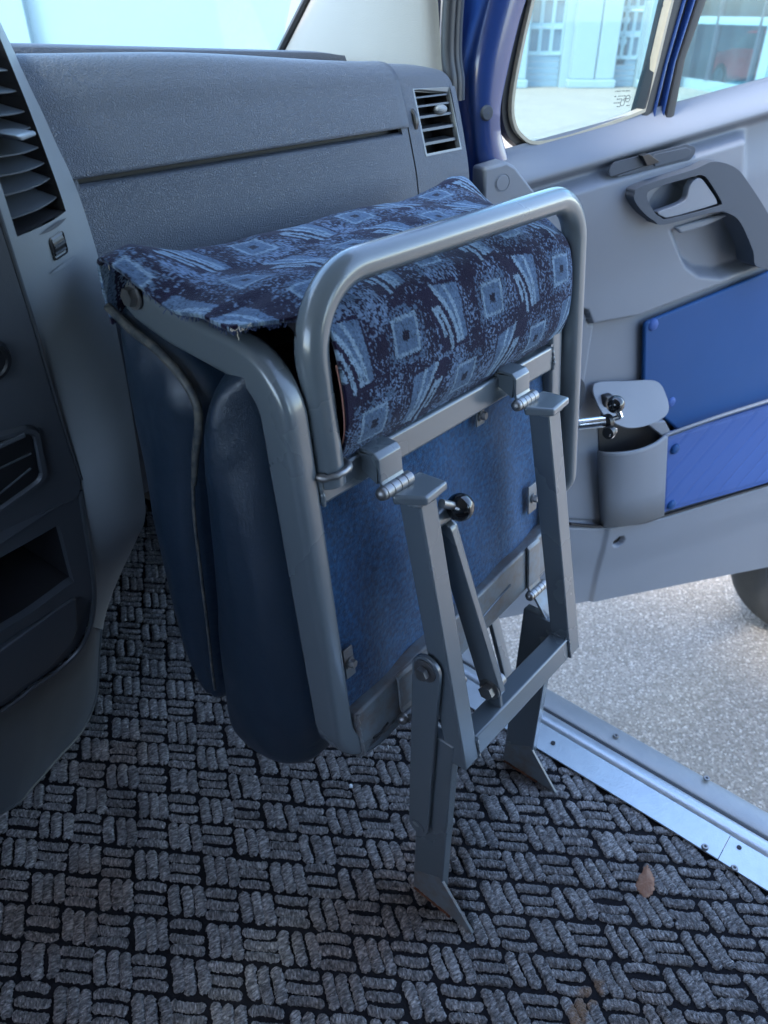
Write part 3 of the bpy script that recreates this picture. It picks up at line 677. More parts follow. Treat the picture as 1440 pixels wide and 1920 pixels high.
lathe(bm, c, wd, [(.001, -.0105), (.0135, -.0105), (.015, -.009), (.015, .009), (.0135, .0105), (.001, .0105)], 30); tw = obj('thumbwheel', bm, 'black', con, smooth=None)
for k in range(12):
    t = 2*math.pi*k/12; e = dn; nn = wd.cross(dn); rd = e*math.cos(t)+nn*math.sin(t)
    bm = B(); box(bm, lambda i, j, kk: c+wd*i+rd*(.0148+kk)+rd.cross(wd)*j, (-.009, -.0012, 0), (.009, .0012, .0014)); obj('wheel_rib', bm, 'slat', tw, smooth=None)
nn = wd.cross(dn); nn = nn if nn.y < 0 else -nn
for s, mm in ((-1, 'black'), (1, 'slat')):
    bm = B(); c2 = bez(r, a, .0004)+dn*(.0195*s)
    rows = [[c2+wd*(x*.024)+dn*(y*.0022*(1-x*x))+nn*(.0015*(1-x*x)) for y in (-1, 0, 1)] for x in np.linspace(-1, 1, 9)]
    grid(bm, rows); obj('wheel_groove', bm, 'bezel' if s > 0 else 'console', con, smooth=180)
bm = B(); rr_ = [bez(r, a)+wd*x+dn*y for x, y in rrect(-.0125, -.0115, .0125, .0115, .004)]; ri_ = [bez(r, a)+wd*x+dn*y for x, y in rrect(-.0112, -.0102, .0112, .0102, .003)]
n_ = len(rr_); o_ = [bm.verts.new(p+nn*.0012) for p in rr_]; q_ = [bm.verts.new(p+nn*.0016) for p in ri_]; w_ = [bm.verts.new(p-nn*.006) for p in ri_]
for i in range(n_):
    bm.faces.new([o_[i], o_[(i+1) % n_], q_[(i+1) % n_], q_[i]]); bm.faces.new([q_[i], q_[(i+1) % n_], w_[(i+1) % n_], w_[i]])
obj('wheel_surround', bm, 'black', con)
# main console face: one sheet left of the ridge with its edge rolled
ridge_up = ridge[:37]
fe = ridge_up+catmull([ridge_up[-1], sp(150, 902), sp(143, 930), sp(100, 952), sp(0, 1018), sp(-250, 1190)], 4)[1:]
left = [onplane(-560, 960+(i-20)*6, SP0, SPN) for i in range(len(fe))]
LX = -.15
bm = B(); rows = []
for i, p in enumerate(fe): rows.append([V((LX, p.y, p.z))]+[lerp(V((LX, p.y, p.z)), p, t) for t in (.4, .8, .93)]+[p+V((-.006, -.004, 0)), p+V((-.002, -.004, 0)), p+V((.0, 0, 0))])
grid(bm, rows); obj('upper_face', bm, 'console', con, smooth=50)
bm = B(); sweep(bm, [p+V((.001, -.0015, 0)) for p in fe[8:40]], circ(.0028, 8), (0, -1, 0)); obj('edge_trim', bm, 'slat', con)
def rim_panel(name, pts, wid, m, o0, o1, parent):        # frame along an outline on the console face
    c = sum((p for p in pts), V((0, 0, 0)))/len(pts); n = len(pts); bm = B()
    inn = [p+(c-p).normalized()*wid for p in pts]
    rows = [[p-SPN*o0 for p in pts], [lerp(p, q, .25)-SPN*o1 for p, q in zip(pts, inn)], [lerp(p, q, .75)-SPN*o1 for p, q in zip(pts, inn)], [q-SPN*o0 for q in inn]]
    Gq = [[bm.verts.new(p) for p in r] for r in rows]
    for a in range(3):
        for i in range(n): bm.faces.new([Gq[a][i], Gq[a][(i+1) % n], Gq[a+1][(i+1) % n], Gq[a+1][i]])
    return obj(name, bm, m, parent, smooth=60), inn
# drawer with raised rounded frame
oc = fillet([sp(-260, 930), sp(-60, 824), sp(70, 790), sp(90, 895), sp(-40, 985), sp(-260, 1120)], [.02, .02, .02, .03], 6)
fr, inn = rim_panel('drawer_frame', oc, .012, 'console', -.001, .006, con)
bm = B(); vs = [bm.verts.new(p-SPN*.002) for p in inn]; bm.faces.new(vs); dw = obj('drawer', bm, 'black', con, smooth=None)
bm = B(); P = [sp(-120, 897, .006), sp(0, 836, .006), sp(46, 815, .006)]; sweep(bm, P, rsq(.006, .004, .0015), (0, -1, 0)); obj('drawer_grip', bm, 'console', dw)
for y0, y1 in ((878, 850), (925, 878)):
    bm = B(); sweep(bm, [sp(-120, y0+45, .003), sp(0, y0, .003), sp(58, y1, .003)], circ(.0016, 6), (0, -1, 0)); obj('drawer_line', bm, 'console', dw)
# round switch above it
c = sp(-28, 678); bm = B(); ex = XA; ey = SPN.cross(ex)
lathe(bm, c+SPN*.004, -SPN, [(.001, .009), (.018, .009), (.020, .011), (.0235, .011), (.026, .004)], 36); obj('round_switch', bm, 'black', con)
# lower tray surround
lo = [sp(*p) for p in ((146, 902), (152, 940), (163, 1010), (173, 1080), (175, 1130), (168, 1175), (150, 1215), (110, 1255), (60, 1290), (0, 1335), (-260, 1500))]
lo = catmull(lo, 4)
hole = [sp(*p) for p in ((-300, 1215), (-300, 1360), (0, 1185), (60, 1148), (138, 1090), (111, 985), (70, 1007), (0, 1046), (-150, 1130))]
bm = B(); n = len(lo)
LXp = lambda p: V((LX, p.y, p.z))
frame_pts = [(sp(111, 984), sp(150, 905)), ]
# polygon strips between outer edge and the opening
ho = catmull([sp(-300, 1213), sp(-150, 1128), sp(0, 1046), sp(70, 1007), sp(108, 985)], 6)[:-1]+catmull([sp(110, 984), sp(118, 1010), sp(130, 1058), sp(138, 1088)], 6)[:-1]+catmull([sp(139, 1091), sp(125, 1100), sp(60, 1148), sp(0, 1185), sp(-300, 1362)], 6)
to = catmull([sp(-300, 1190), sp(-100, 1085), sp(0, 1018), sp(100, 952), sp(140, 930)], 6)[:-1]+catmull([sp(150, 930), sp(163, 1010), sp(173, 1080), sp(175, 1112)], 6)[:-1]+catmull([sp(176, 1130), sp(140, 1120), sp(66, 1166), sp(0, 1205), sp(-300, 1385)], 6)
Gq = [[bm.verts.new(p-SPN*o) for p in q] for q, o in ((to, .0), (ho, .0), (ho, -.012))]
for a in range(2):
    for i in range(len(ho)-1): bm.faces.new([Gq[a][i], Gq[a][i+1], Gq[a+1][i+1], Gq[a+1][i]])
obj('tray_surround', bm, 'console', con, smooth=50)
bm = B(); Gq = [[bm.verts.new(p+SPN*o+XA*x) for p in ho] for o, x in ((.012, 0), (.14, -.03))]
for i in range(len(ho)-1): bm.faces.new([Gq[0][i], Gq[0][i+1], Gq[1][i+1], Gq[1][i]])
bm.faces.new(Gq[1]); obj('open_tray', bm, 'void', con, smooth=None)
bm = B(); tw_ = sp(116, 1083, -.03); sweep(bm, [tw_, tw_+V((.004, 0, .008)), tw_+V((.006, -.004, .013))], circ(.0012, 6)); obj('tray_clip', bm, 'chrome', con)
fl = fillet([sp(-300, 1400, .003), sp(0, 1222, .003), sp(144, 1118, .003), sp(146, 1180, .003), sp(135, 1208, .003), sp(90, 1255, .003), sp(0, 1318, .003), sp(-300, 1500, .003)], .008, 4)
bm = B(); prism(bm, fl, SPN*.012); obj('tray_flap', bm, 'console', con, bevel=.0025)
bm = B(); vs = [bm.verts.new(p+SPN*.006) for p in to[len(to)//2:]]+[bm.verts.new(p+SPN*.006) for p in lo[::-1]]
bm.faces.new(vs); obj('flap_recess', bm, 'console', con, smooth=None)
bm = B(); sweep(bm, [p+V((.001, 0, 0)) for p in lo[2:-4]], circ(.004, 8), (0, -1, 0)); obj('tray_trim', bm, 'slat', con)
# console side: from the bezel/tray edge round to the floor
outl = [onx(250, 700, .45), onx(268, 930, .46), ]
fl_arc = [onz(*p) for p in ((-300, 1640), (0, 1527), (60, 1478), (104, 1428), (150, 1378), (172, 1335), (182, 1295), (185, 1240), (190, 1185))]
fl_arc = catmull(fl_arc, 5)
top_arc = lo[::-1]; m_ = len(fl_arc)
def resamp(P, n):
    d = [0]
    for a, b in zip(P, P[1:]): d.append(d[-1]+(b-a).length)
    o = []
    for k in range(n):
        s = d[-1]*k/(n-1); i = max(0, min(len(P)-2, bisect.bisect(d, s)-1)); o.append(lerp(P[i], P[i+1], (s-d[i])/max(1e-9, d[i+1]-d[i])))
    return o
TA = resamp(top_arc, 40); FA = resamp(fl_arc, 40)
bm = B(); grid(bm, [[t, t+V((.012, .012, -.004)), lerp(t, f, .35)+V((.01, .01, .01)), lerp(t, f, .75)+V((.004, .004, 0)), f+V((0, 0, .004)), f] for t, f in zip(TA, FA)]); obj('lower_side', bm, 'console', con, smooth=60)
bm = B(); sweep(bm, [f+V((0, 0, .004)) for f in FA], circ(.004, 8)); obj('floor_trim', bm, 'slat', con)
# dashboard running on to the driver's side, behind the console
bm = B(); prism(bm, [(-1.04, .79, 1.13), (-1.04, .90, 1.16), (-1.04, 1.44, 1.10), (-1.04, 1.44, .50), (-1.04, .93, .50), (-1.04, .80, .80)], V((.885, 0, 0))); obj('driver_side_panel', bm, 'dash_top', dash, bevel=.02)
bm = B(); prism(bm, [(-.155, .80, 1.12), (-.155, 1.44, 1.10), (-.155, 1.44, .5), (-.155, 1.06, .5)], V((.36, 0, 0))); obj('console_light_block', bm, 'black', con)  # unseen filler added behind the console face to block windscreen light
#SEAT
# ================================================================ JUMP SEAT
seat = thing('jump_seat', 'folded jump seat with grey tube frame, patterned cover and blue felt underside', 'folding seat', (.69, .44, 0))
TW = .030
def tube(name, P, m='frame', w=TW, h=TW, r=.006, up=(1, 0, 0), parent=None, **k):
    bm = B(); sweep(bm, P, rsq(w, h, r), up); return obj(name, bm, m, parent or seat, smooth=50, **k)
# left side tube: from the bolt end along the top, round the bend, down and round into the lower rail
uc = .432
top = [V((uc, .722, .944)), V((uc, .66, .929)), V((uc, .60, .918))]
P = top[:2]+[V((uc, .60, .9165)), V((uc, .506, .914)), W(uc, .03, .021)]
Pa = fillet([P[0], P[1], P[3], W(uc, .10, .021)], [.12, .058], 10)[:-1]
Pb = fillet([W(uc, .10, .021), W(uc, -.021, .021), W(.56, -.012, .021)], [.062], 10)
bm = B(); sweep(bm, Pa+Pb, rsq(.043, .032, .0085, 5), (1, 0, 0)); lt = obj('side_tube', bm, 'frame', seat, smooth=60)
hb_ = V((.414, .702, .951)); bm = B(); hexbolt(bm, hb_, (-1, 0, .05), .0105, .008); obj('bolt', bm, 'steel', lt, smooth=30)
bm = B(); sweep(bm, [V((.440, .69, .945)), V((.440, .725, .958)), V((.44, .745, .955))], rsq(.034, .005, .001), (1, 0, 0)); obj('tube_lug', bm, 'frame', lt)
# right side tube
Pr = fillet([V((.931, .70, .93)), V((.931, .505, .915)), W(.931, -.0, .015), W(.82, .03, .015)], [.062, .05], 8)
bm = B(); sweep(bm, Pr, rsq(.030, .030, .006, 4), (1, 0, 0)); obj('side_tube', bm, 'frame', seat, smooth=60)
bm = B(); box(bm, W, (.4482, .353, .0), (.9155, .388, .030)); obj('upper_rail', bm, 'frame', seat, bevel=.004, seg=3)
bm = B()
hexa(bm, [W(.4495, -.022, -.0005), W(.93, .012, -.0005), W(.93, .092, -.0005), W(.4495, .052, -.0005), W(.4495, -.022, .022), W(.93, .012, .022), W(.93, .092, .022), W(.4495, .052, .022)])
obj('lower_rail', bm, 'rustpaint', seat, bevel=.004, seg=3)
for u0, v0, u1, v1 in ((.475, -.005, .505, -.002), (.72, .030, .80, .045)):     # pressed slots of the lower rail
    bm = B(); sweep(bm, [W(u0, v0, -.001), lerp(W(u0, v0, -.001), W(u1, v1, -.001), .5)-UP*(.004 if u0 < .6 else 0), W(u1, v1, -.001)], circ(.0016, 6), (0, -1, 0)); obj('rail_slot', bm, 'void' if u0 < .6 else 'frame', seat)
# grab hoop
Ph = fillet([W(.4665, .372, .004), W(.4645, .579, .004), W(.972, .579, .004), W(.972, .155, .004), W(.965, .11, .03)], [.075, .060, .03], 14)
bm = B(); sweep(bm, Ph, circ(.0168, 28), (0, 1, 0)); obj('grab_hoop', bm, 'frame', seat, smooth=80)
for c, rr in ((W(.4665, .388, .002), .021),):        # weld bead where the hoop meets the rail
    bm = B(); n = 26
    sweep(bm, [c+XA*(rr*math.cos(2*math.pi*k/n))+FN*(.85*rr*math.sin(2*math.pi*k/n))+UP*random.uniform(-.001, .001) for k in range(n+1)], circ(.0042, 8), (0, 0, 1), scale=[random.uniform(.75, 1.25) for _ in range(n+1)]); obj('weld_bead', bm, 'steel', seat, smooth=70)
# felt board closing the underside
bm = B(); R = []
for i in range(41):
    v = .03+.34*i/40; row = []
    for k in range(51):
        u = .445+.475*k/50; row.append(W(u, v, .017+.0022*math.sin(u*21+1)*math.sin(v*17)+.002*math.sin(u*55+v*20)))
    R.append(row)
grid(bm, R); obj('felt_board', bm, 'felt', seat, smooth=180)
# clips that hold the board
def clip(c, a, b, bolt=True, m='rustpaint'):           # plate in the frame plane, a and b its half sizes
    bm = B(); box(bm, lambda i, j, k: c+XA*i+UP*j+FN*k, (-a, -b, -.001), (a, b, .0015)); o = obj('board_clip', bm, m, seat, bevel=.001)
    if bolt:
        bm = B(); hexbolt(bm, c-FN*.001, -FN+XA*.2, .0058, .006); obj('clip_screw', bm, 'steel', o, smooth=30)
clip(W(.461, .128, .009), .008, .022); clip(W(.7475, .343, .010), .009, .014); clip(W(.880, .157, .010), .012, .024)
# hinges: bracket over the rail, knuckles, pin
def hinge(u0, u1, v0, vtop, w, right=False, low=False):
    h = bpy.data.objects.new('hinge', None)
    m = 'rustpaint' if low else 'frame'
    th = .004; bm = B()
    wb = 0 if low else .002
    prof = [(vtop, .026), (vtop+.002, .004), (vtop-.001, w+.004), (vtop-.006, w-.0005), (v0+.008, w-.0005), (v0, w-.004)] if not low else [(vtop, -.0005), (vtop-.004, w), (v0+.01, w), (v0, w-.004)]
    P = fillet([W((u0+u1)/2, v, ww) for v, ww in prof], .003, 3)
    sweep(bm, P, rsq(u1-u0, .0042, .0012), FN); br = obj('hinge', bm, m, seat, smooth=45)
    bm = B()
    if not low:
        prism(bm, [W(u0+.0005, vtop-.003, w+.002), W(u0+.0005, vtop-.003, .004), W(u0+.0005, v0+.016, .0), W(u0+.0005, v0+.004, w+.004), W(u0+.0005, v0+.02, w+.002)], XA*.004); obj('hinge_cheek', bm, m, br)
    n = 4; c0, c1 = u0-.001, u1+.006; ax = lambda t: W(c0+(c1-c0)*t, v0-.003, w-.006)
    for k in range(n):
        bm = B(); cyl(bm, ax((k+.025)/n), ax((k+.975)/n), .0082, 20); obj('hinge_knuckle', bm, 'steel', br, bevel=.0004, seg=1)
    bm = B(); cyl(bm, ax(-.04), ax(1.04), .0045, 14); ball(bm, ax(-.04), .0078, 16); obj('hinge_pin', bm, 'steel', br)
    return ax
axL = hinge(.5105, .5475, .352, .392, -.024)
axR = hinge(.776, .809, .358, .394, -.024)
def bead(P, r=.003, m='frame', parent=None):           # lumpy weld bead along a line
    P = catmull(P, 10); bm = B(); sweep(bm, [p+V((random.uniform(-.0006, .0006), random.uniform(-.0006, .0006), random.uniform(-.0006, .0006))) for p in P], circ(r, 7), (.2, .3, .9), scale=[random.uniform(.7, 1.3) for _ in P]); obj('weld_bead', bm, m, parent or seat, smooth=80)
bead([W(.4492, .354, .0), W(.4492, .37, -.0005), W(.4492, .387, .002)]); bead([W(.9150, .354, .0), W(.9150, .37, -.0005), W(.9150, .387, .002)])
bead([W(.9150, .388, .002), W(.9150, .388, .028)]); bead([W(.51, .389, .004), W(.53, .3895, .0045), W(.549, .389, .004)], .0026); bead([W(.775, .391, .004), W(.81, .391, .004)], .0026)
bead([W(.453, .053, -.001), W(.4535, .02, -.001), W(.455, -.02, -.001)], .0022, 'rustpaint')
# swinging leg frame
def wl(v): return -.049-(.324-v)*(.046/.385)          # rear face of the leg frame
def legw(u, v, d=0): return W(u, v, wl(v)+d)
LF = bpy.data.objects.new('leg_frame', None)
def legbox(name, u0, u1, va, vb_, m='frame'):
    bm = B(); hexa(bm, [legw(u0, va), legw(u1, va), legw(u1, va, .032), legw(u0, va, .032), legw(u0, vb_), legw(u1, vb_), legw(u1, vb_, .032), legw(u0, vb_, .032)])
    return obj(name, bm, m, seat, bevel=.0025, seg=3)
legL = legbox('leg_tube', .545, .575, .328, -.068); legR = legbox('leg_tube', .822, .852, .333, -.068)
bm = B(); va, vb_ = -.034, -.068
hexa(bm, [legw(.5755, va, .001), legw(.8215, va, .001), legw(.8215, va, .031), legw(.5755, va, .031), legw(.5755, vb_, .001), legw(.8215, vb_, .001), legw(.8215, vb_, .031), legw(.5755, vb_, .031)])
cross = obj('leg_crossbar', bm, 'frame', seat, bevel=.0025, seg=3)
for lg, ax, u0, u1 in ((legL, axL, .536, .583), (legR, axR, .806, .856)):
    c = ax(.5); v0 = .331 if lg is legL else .336
    q = (c-P0).dot(UP); w_ = (c-P0).dot(FN)
    pts = [W(ax(.35).x, q+.002, w_), W(u1, v0+.010, -.018), W(u1, v0+.008, -.060), W(u0+.006, v0+.006, -.062), W(ax(.0).x+.006, q-.006, w_-.006)]
    bm = B(); prism(bm, pts, -UP*.011); obj('hinge_plate', bm, 'frame', lg, bevel=.003, seg=3)
for u in (.5755, .8215):
    bead([legw(u, -.036, .0), legw(u, -.05, -.0005), legw(u, -.067, .0)], .0022, parent=cross); bead([legw(u, -.0335, .003), legw(u, -.0335, .029)], .0022, parent=cross)
for u0, u1, v0, w0 in ((.543, .577, .3235, -.0505), (.820, .854, .3285, -.050)):
    bead([legw(u0, v0, .030), legw(u0, v0, .0), legw(u1, v0, -.0), legw(u1, v0, .030)], .0026, 'rustpaint', legL if u0 < .6 else legR)
# floor posts with foot gussets
def post(x0, x1, yf, yr, zt, tip, rust=False):
    bm = B(); hexa(bm, [(x0, yr, .0), (x1, yr, .0), (x1, yf, .0), (x0, yf, .0), (x0, yr, zt), (x1, yr, zt), (x1, yf, zt), (x0, yf, zt)])
    p = obj('floor_post', bm, 'frame', seat, bevel=.002)
    bm = B(); prism(bm, [(x0-.0005, yr+.006, .060+(yr-tip)*.35), (x0-.0005, tip, .0015), (x0-.0005, yf-.002, .0015), (x0-.0005, yf-.002, .05)], V((.005, 0, 0))); obj('foot_gusset', bm, 'rustpaint', p, bevel=.0008)
    bead([(x0-.001, yf-.004, .002), (x0-.001, (yf+yr)/2, .0015), (x0-.001, yr, .0015), (x0-.001, yr-.02, .0015)], .0026, 'rust', p)
    return p
pl = post(.543, .560, .405, .349, .395, .286)
pr = post(.850, .868, .432, .375, .385, .316)
# lower hinges on the posts
axl = hinge(.528, .575, -.004, .060, -.004, low=True)
axr = hinge(.846, .880, .004, .088, -.004, low=True)
bm = B(); prism(bm, [axr(.2)-UP*.004, axr(1.0)-UP*.004, V((.905, .40, .374)), V((.893, .362, .372)), V((.862, .362, .372)), V((.852, .385, .376))], V((0, 0, -.006))); obj('hinge_leaf', bm, 'rustpaint', pr, bevel=.0015)
# short link on the left between leg frame and post
a, b = V((.5365, .392, .517)), V((.5365, .3935, .190)); d = (a-b).normalized(); s = V((0, -d.z, d.y))
def linkbar(name, a, b, ha, hb2, th, m='frame', n=10, side=None, ax=XA, parent=None):
    d = (a-b).normalized(); s = ax.cross(d).normalized(); pts = []
    for k in range(n+1): t = math.pi*k/n; pts.append(a+s*(ha*math.cos(t))+d*(ha*math.sin(t)))
    for k in range(n+1): t = math.pi*k/n; pts.append(b-s*(hb2*math.cos(t))-d*(hb2*math.sin(t)))
    bm = B(); prism(bm, [p-ax*(th/2) for p in pts], ax*th); return obj(name, bm, m, parent or seat, bevel=.0012, smooth=40)
lk = linkbar('link_bar', a, b, .0215, .0175, .007)
bm = B(); cyl(bm, a-XA*.0035, a-XA*.0055, .0165, 20); hexbolt(bm, a-XA*.0055, (-1, 0, 0), .0098, .007, False); obj('bolt', bm, 'steel', lk, smooth=30)
bm = B(); cyl(bm, b-XA*.0035, b-XA*.0055, .012, 20); obj('rivet', bm, 'frame', lk, smooth=30)
# locking stay with the knob
pa, pb = onplane(834, 992, W(0, 0, -.036), FN), W(.632, .008, -.080)
st = linkbar('locking_stay', pa, pb, .015, .017, .011)
pa2, pb2 = onplane(845, 985, W(0, 0, -.024), FN), W(.645, .1, -.052); linkbar('stay_strip', pa2, pb2, .009, .007, .006, parent=st)
bm = B(); hexbolt(bm, pb-XA*.0055, (-1, 0, 0), .0118, .010); obj('bolt', bm, 'steel', st, smooth=30)
bm = B(); prism(bm, [legw(.640, -.036, .004), legw(.640, .012, .002), legw(.640, .022, .008), legw(.640, .022, .020), legw(.640, .008, .028), legw(.640, -.036, .028)], XA*.006); obj('stay_tab', bm, 'frame', cross, bevel=.001)
bm = B(); cyl(bm, pb+XA*.006, pb+XA*.020, .010, 18); obj('stay_nut', bm, 'steel', st, smooth=30)
bc = onplane(863, 951, W(0, 0, -.052), FN); bu = uvw(bc)
bm = B(); ball(bm, bc, .0172, 32); kb = obj('knob', bm, 'ball', st, smooth=180)
bm = B(); cyl(bm, onplane(828, 944, W(0, 0, -.050), FN), lerp(onplane(828, 944, W(0, 0, -.050), FN), bc, .75), .0052, 14); obj('knob_stem', bm, 'steel', kb)
bm = B(); cyl(bm, W(.580, .278, -.034), W(.608, .278, -.034), .0115, 20); obj('stay_boss', bm, 'frame', st, bevel=.002)
bm = B(); cyl(bm, W(.576, .045, -.062), W(.590, .045, -.062), .008, 12); obj('nut', bm, 'steel', legL)
bm = B(); cyl(bm, W(.576, .015, -.058), W(.592, .012, -.058), .010, 12); obj('nut', bm, 'rustpaint', legL)
# strut behind the lower rail
bm = B(); sweep(bm, [onx(922, 1150, .90), onx(950, 1262, .90), onx(958, 1300, .90)], rsq(.024, .010, .002), (0, 1, 0)); obj('rear_strut', bm, 'frame', seat)
# release bar on the right with a small knob
ra_, rb_ = onx(1040, 801, 1.035), onx(1136, 790, 1.075)
bm = B(); cyl(bm, W(.975, .25, .03), ra_, .009, 14); cyl(bm, ra_, rb_, .0098, 16); rl = obj('release_bar', bm, 'chrome', seat)
rc_ = onx(1163, 782, 1.087); bm = B(); cyl(bm, rb_, rc_, .0048, 12); cyl(bm, rc_, onx(1156, 762, 1.085), .0052, 12); obj('bar_tip', bm, 'chrome', rl)
bm = B(); ball(bm, onx(1154, 758, 1.085), .0148, 24); obj('small_knob', bm, 'ball', rl, smooth=180)
bm = B(); cyl(bm, rb_-V((.004, .0, 0)), rb_+V((.006, -.002, 0)), .012, 16); obj('bar_collar', bm, 'black', rl)
bm = B(); cc = onx(1146, 808, 1.07); cyl(bm, cc-V((.012, 0, 0)), cc, .010, 12); obj('bar_clip', bm, 'black', rl)
bm = B(); cc = onx(1150, 812, 1.07); n = 20; sweep(bm, [cc+V((.011*math.cos(2*math.pi*k/n), 0, .007*math.sin(2*math.pi*k/n))) for k in range(n+1)], circ(.0018, 8), (0, 1, 0)); obj('clip_ring', bm, 'chrome', rl)
# cushions: a padded outline with rounded, puffed side faces
from mathutils.geometry import delaunay_2d_cdt
def polydist(y, z, P):                # signed distance inside an outline, positive within
    y = np.asarray(y, float); z = np.asarray(z, float); d = np.full(y.shape, 9.0); ins = np.zeros(y.shape, bool); n = len(P)
    for i in range(n):
        (ay, az), (by, bz) = P[i], P[(i+1) % n]; ey, ez = by-ay, bz-az
        t = np.clip(((y-ay)*ey+(z-az)*ez)/max(1e-12, ey*ey+ez*ez), 0, 1); d = np.minimum(d, np.hypot(y-ay-t*ey, z-az-t*ez))
        c = ((az > z) != (bz > z)) & (y < (by-ay)*(z-az)/(bz-az+1e-15)+ay); ins ^= c
    return np.where(ins, d, -d)
def cushion(name, poly, x0, x1, rnd, bulge, seed, m='leather'):
    P = [(p.y, p.z) for p in catmull([(0, y, z) for y, z in poly], 8, closed=True)]; n = len(P)
    ys = [p[0] for p in P]; zs = [p[1] for p in P]; st = .0055
    gy, gz = np.meshgrid(np.arange(min(ys), max(ys), st), np.arange(min(zs), max(zs), st)); gy = gy.ravel(); gz = gz.ravel()
    gy = gy+RNG.uniform(-.001, .001, len(gy)); gz = gz+RNG.uniform(-.001, .001, len(gz))
    d = polydist(gy, gz, P); k = d > .004; gy, gz = gy[k], gz[k]
    ry, rz = [], []                                   # close rows just inside the rim
    for off in (.0007, .0022):
        for i in range(n):
            ty, tz = P[(i+1) % n][0]-P[i-1][0], P[(i+1) % n][1]-P[i-1][1]; L = math.hypot(ty, tz)
            for sg in (1, -1):
                q = (P[i][0]+sg*tz/L*off, P[i][1]-sg*ty/L*off)
                if polydist([q[0]], [q[1]], P)[0] > off*.8: ry.append(q[0]); rz.append(q[1])
    Y = np.concatenate([ys, ry, gy]); Z = np.concatenate([zs, rz, gz])
    D = polydist(Y, Z, P); D[:n] = 0
    vv, _, ff, *_r2 = delaunay_2d_cdt([V((float(a), float(c))) for a, c in zip(Y, Z)], [(i, (i+1) % n) for i in range(n)], [], 1, 1e-6)
    Y = np.array([v.x for v in vv]); Z = np.array([v.y for v in vv]); D = np.maximum(0, polydist(Y, Z, P)); dm = D.max()
    t = np.clip(D/rnd, 0, 1); X = rnd*(1-np.sqrt(np.maximum(0, 1-(1-t)**2)))-bulge*np.sin(np.clip(D/dm, 0, 1)*math.pi/2)
    w = sstep(.004, .03, D); top = np.exp(-((Z-.84)/.085)**2)
    X = X+w*((fbm(Y*10+seed, Z*6, seed)-.5)*.010+top*(.0042*np.sin((Y*78+Z*34)+3*fbm(Y*14, Z*9, seed+4))*fbm(Y*20, Z*9, seed+7)+(fbm(Y*50+Z*14, Z*22, seed+2)-.5)*.004))
    bm = B(); lv = [bm.verts.new((x0+float(a), float(b_), float(c))) for a, b_, c in zip(X, Y, Z)]; rv_ = [bm.verts.new((x1-float(a), float(b_), float(c))) for a, b_, c in zip(X, Y, Z)]
    for f in ff: bm.faces.new([lv[i] for i in f]); bm.faces.new([rv_[i] for i in reversed(f)])
    rings = [[bm.verts.new((x0+rnd+(x1-x0-2*rnd)*q/12, p[0], p[1])) for p in P] for q in range(13)]
    for q in range(12):
        for i in range(n): bm.faces.new([rings[q][i], rings[q][(i+1) % n], rings[q+1][(i+1) % n], rings[q+1][i]])
    bmesh.ops.remove_doubles(bm, verts=bm.verts[:], dist=.0003)
    return obj(name, bm, m, seat, smooth=180)
seatpoly = [(.545, .915), (.575, .905), (.604, .868), (.622, .82), (.632, .717), (.648, .55), (.658, .433), (.660, .36), (.640, .322), (.60, .306), (.55, .315), (.505, .345), (.485, .405), (.482, .47), (.494, .60), (.512, .76), (.524, .88), (.528, .91)]
sc_ = cushion('seat_cushion', seatpoly, .406, .955, .040, .022, 3)
backpoly = [(.728, .938), (.70, .925), (.66, .915), (.620, .892), (.604, .868), (.604, .84), (.622, .80), (.640, .717), (.660, .55), (.672, .42), (.676, .36), (.69, .352), (.718, .385), (.742, .45), (.750, .60), (.746, .80), (.742, .91)]
bc_ = cushion('back_cushion', backpoly, .404, .955, .030, .014, 9)
pts = [V((.405, y, z)) for y, z in ((.738, .935), (.70, .919), (.66, .908), (.622, .889), (.602, .866), (.603, .838), (.617, .80), (.630, .755))]
bm = B(); sweep(bm, catmull([p+V((-.003, 0, 0)) for p in pts], 8), circ(.0050, 10), (1, 0, 0), scale=[1-.55*max(0, (k-44)/20) for k in range(65)]); obj('piping', bm, 'piping', bc_, smooth=180)
pts = [V((.402, y, z)) for y, z in ((.630, .76), (.640, .70), (.646, .62), (.653, .52), (.660, .44), (.662, .40))]
bm = B(); sweep(bm, catmull([p+V((-.001, 0, 0)) for p in pts], 8), circ(.0022, 8), (1, 0, 0)); obj('piping', bm, 'piping', sc_, smooth=180)
# inner roll that fills the cover at the front
bm = B(); rows = []
prf = catmull([W(0, .395, .02), W(0, .43, .000), W(0, .49, .000), W(0, .535, .010), V((0, .53, .955)), V((0, .62, .945)), V((0, .73, .95))], 4)
grid(bm, [[V((x, p.y, p.z)) for p in prf] for x in np.linspace(.452, .93, 10)]); obj('cover_lining', bm, 'lining', seat, smooth=180)
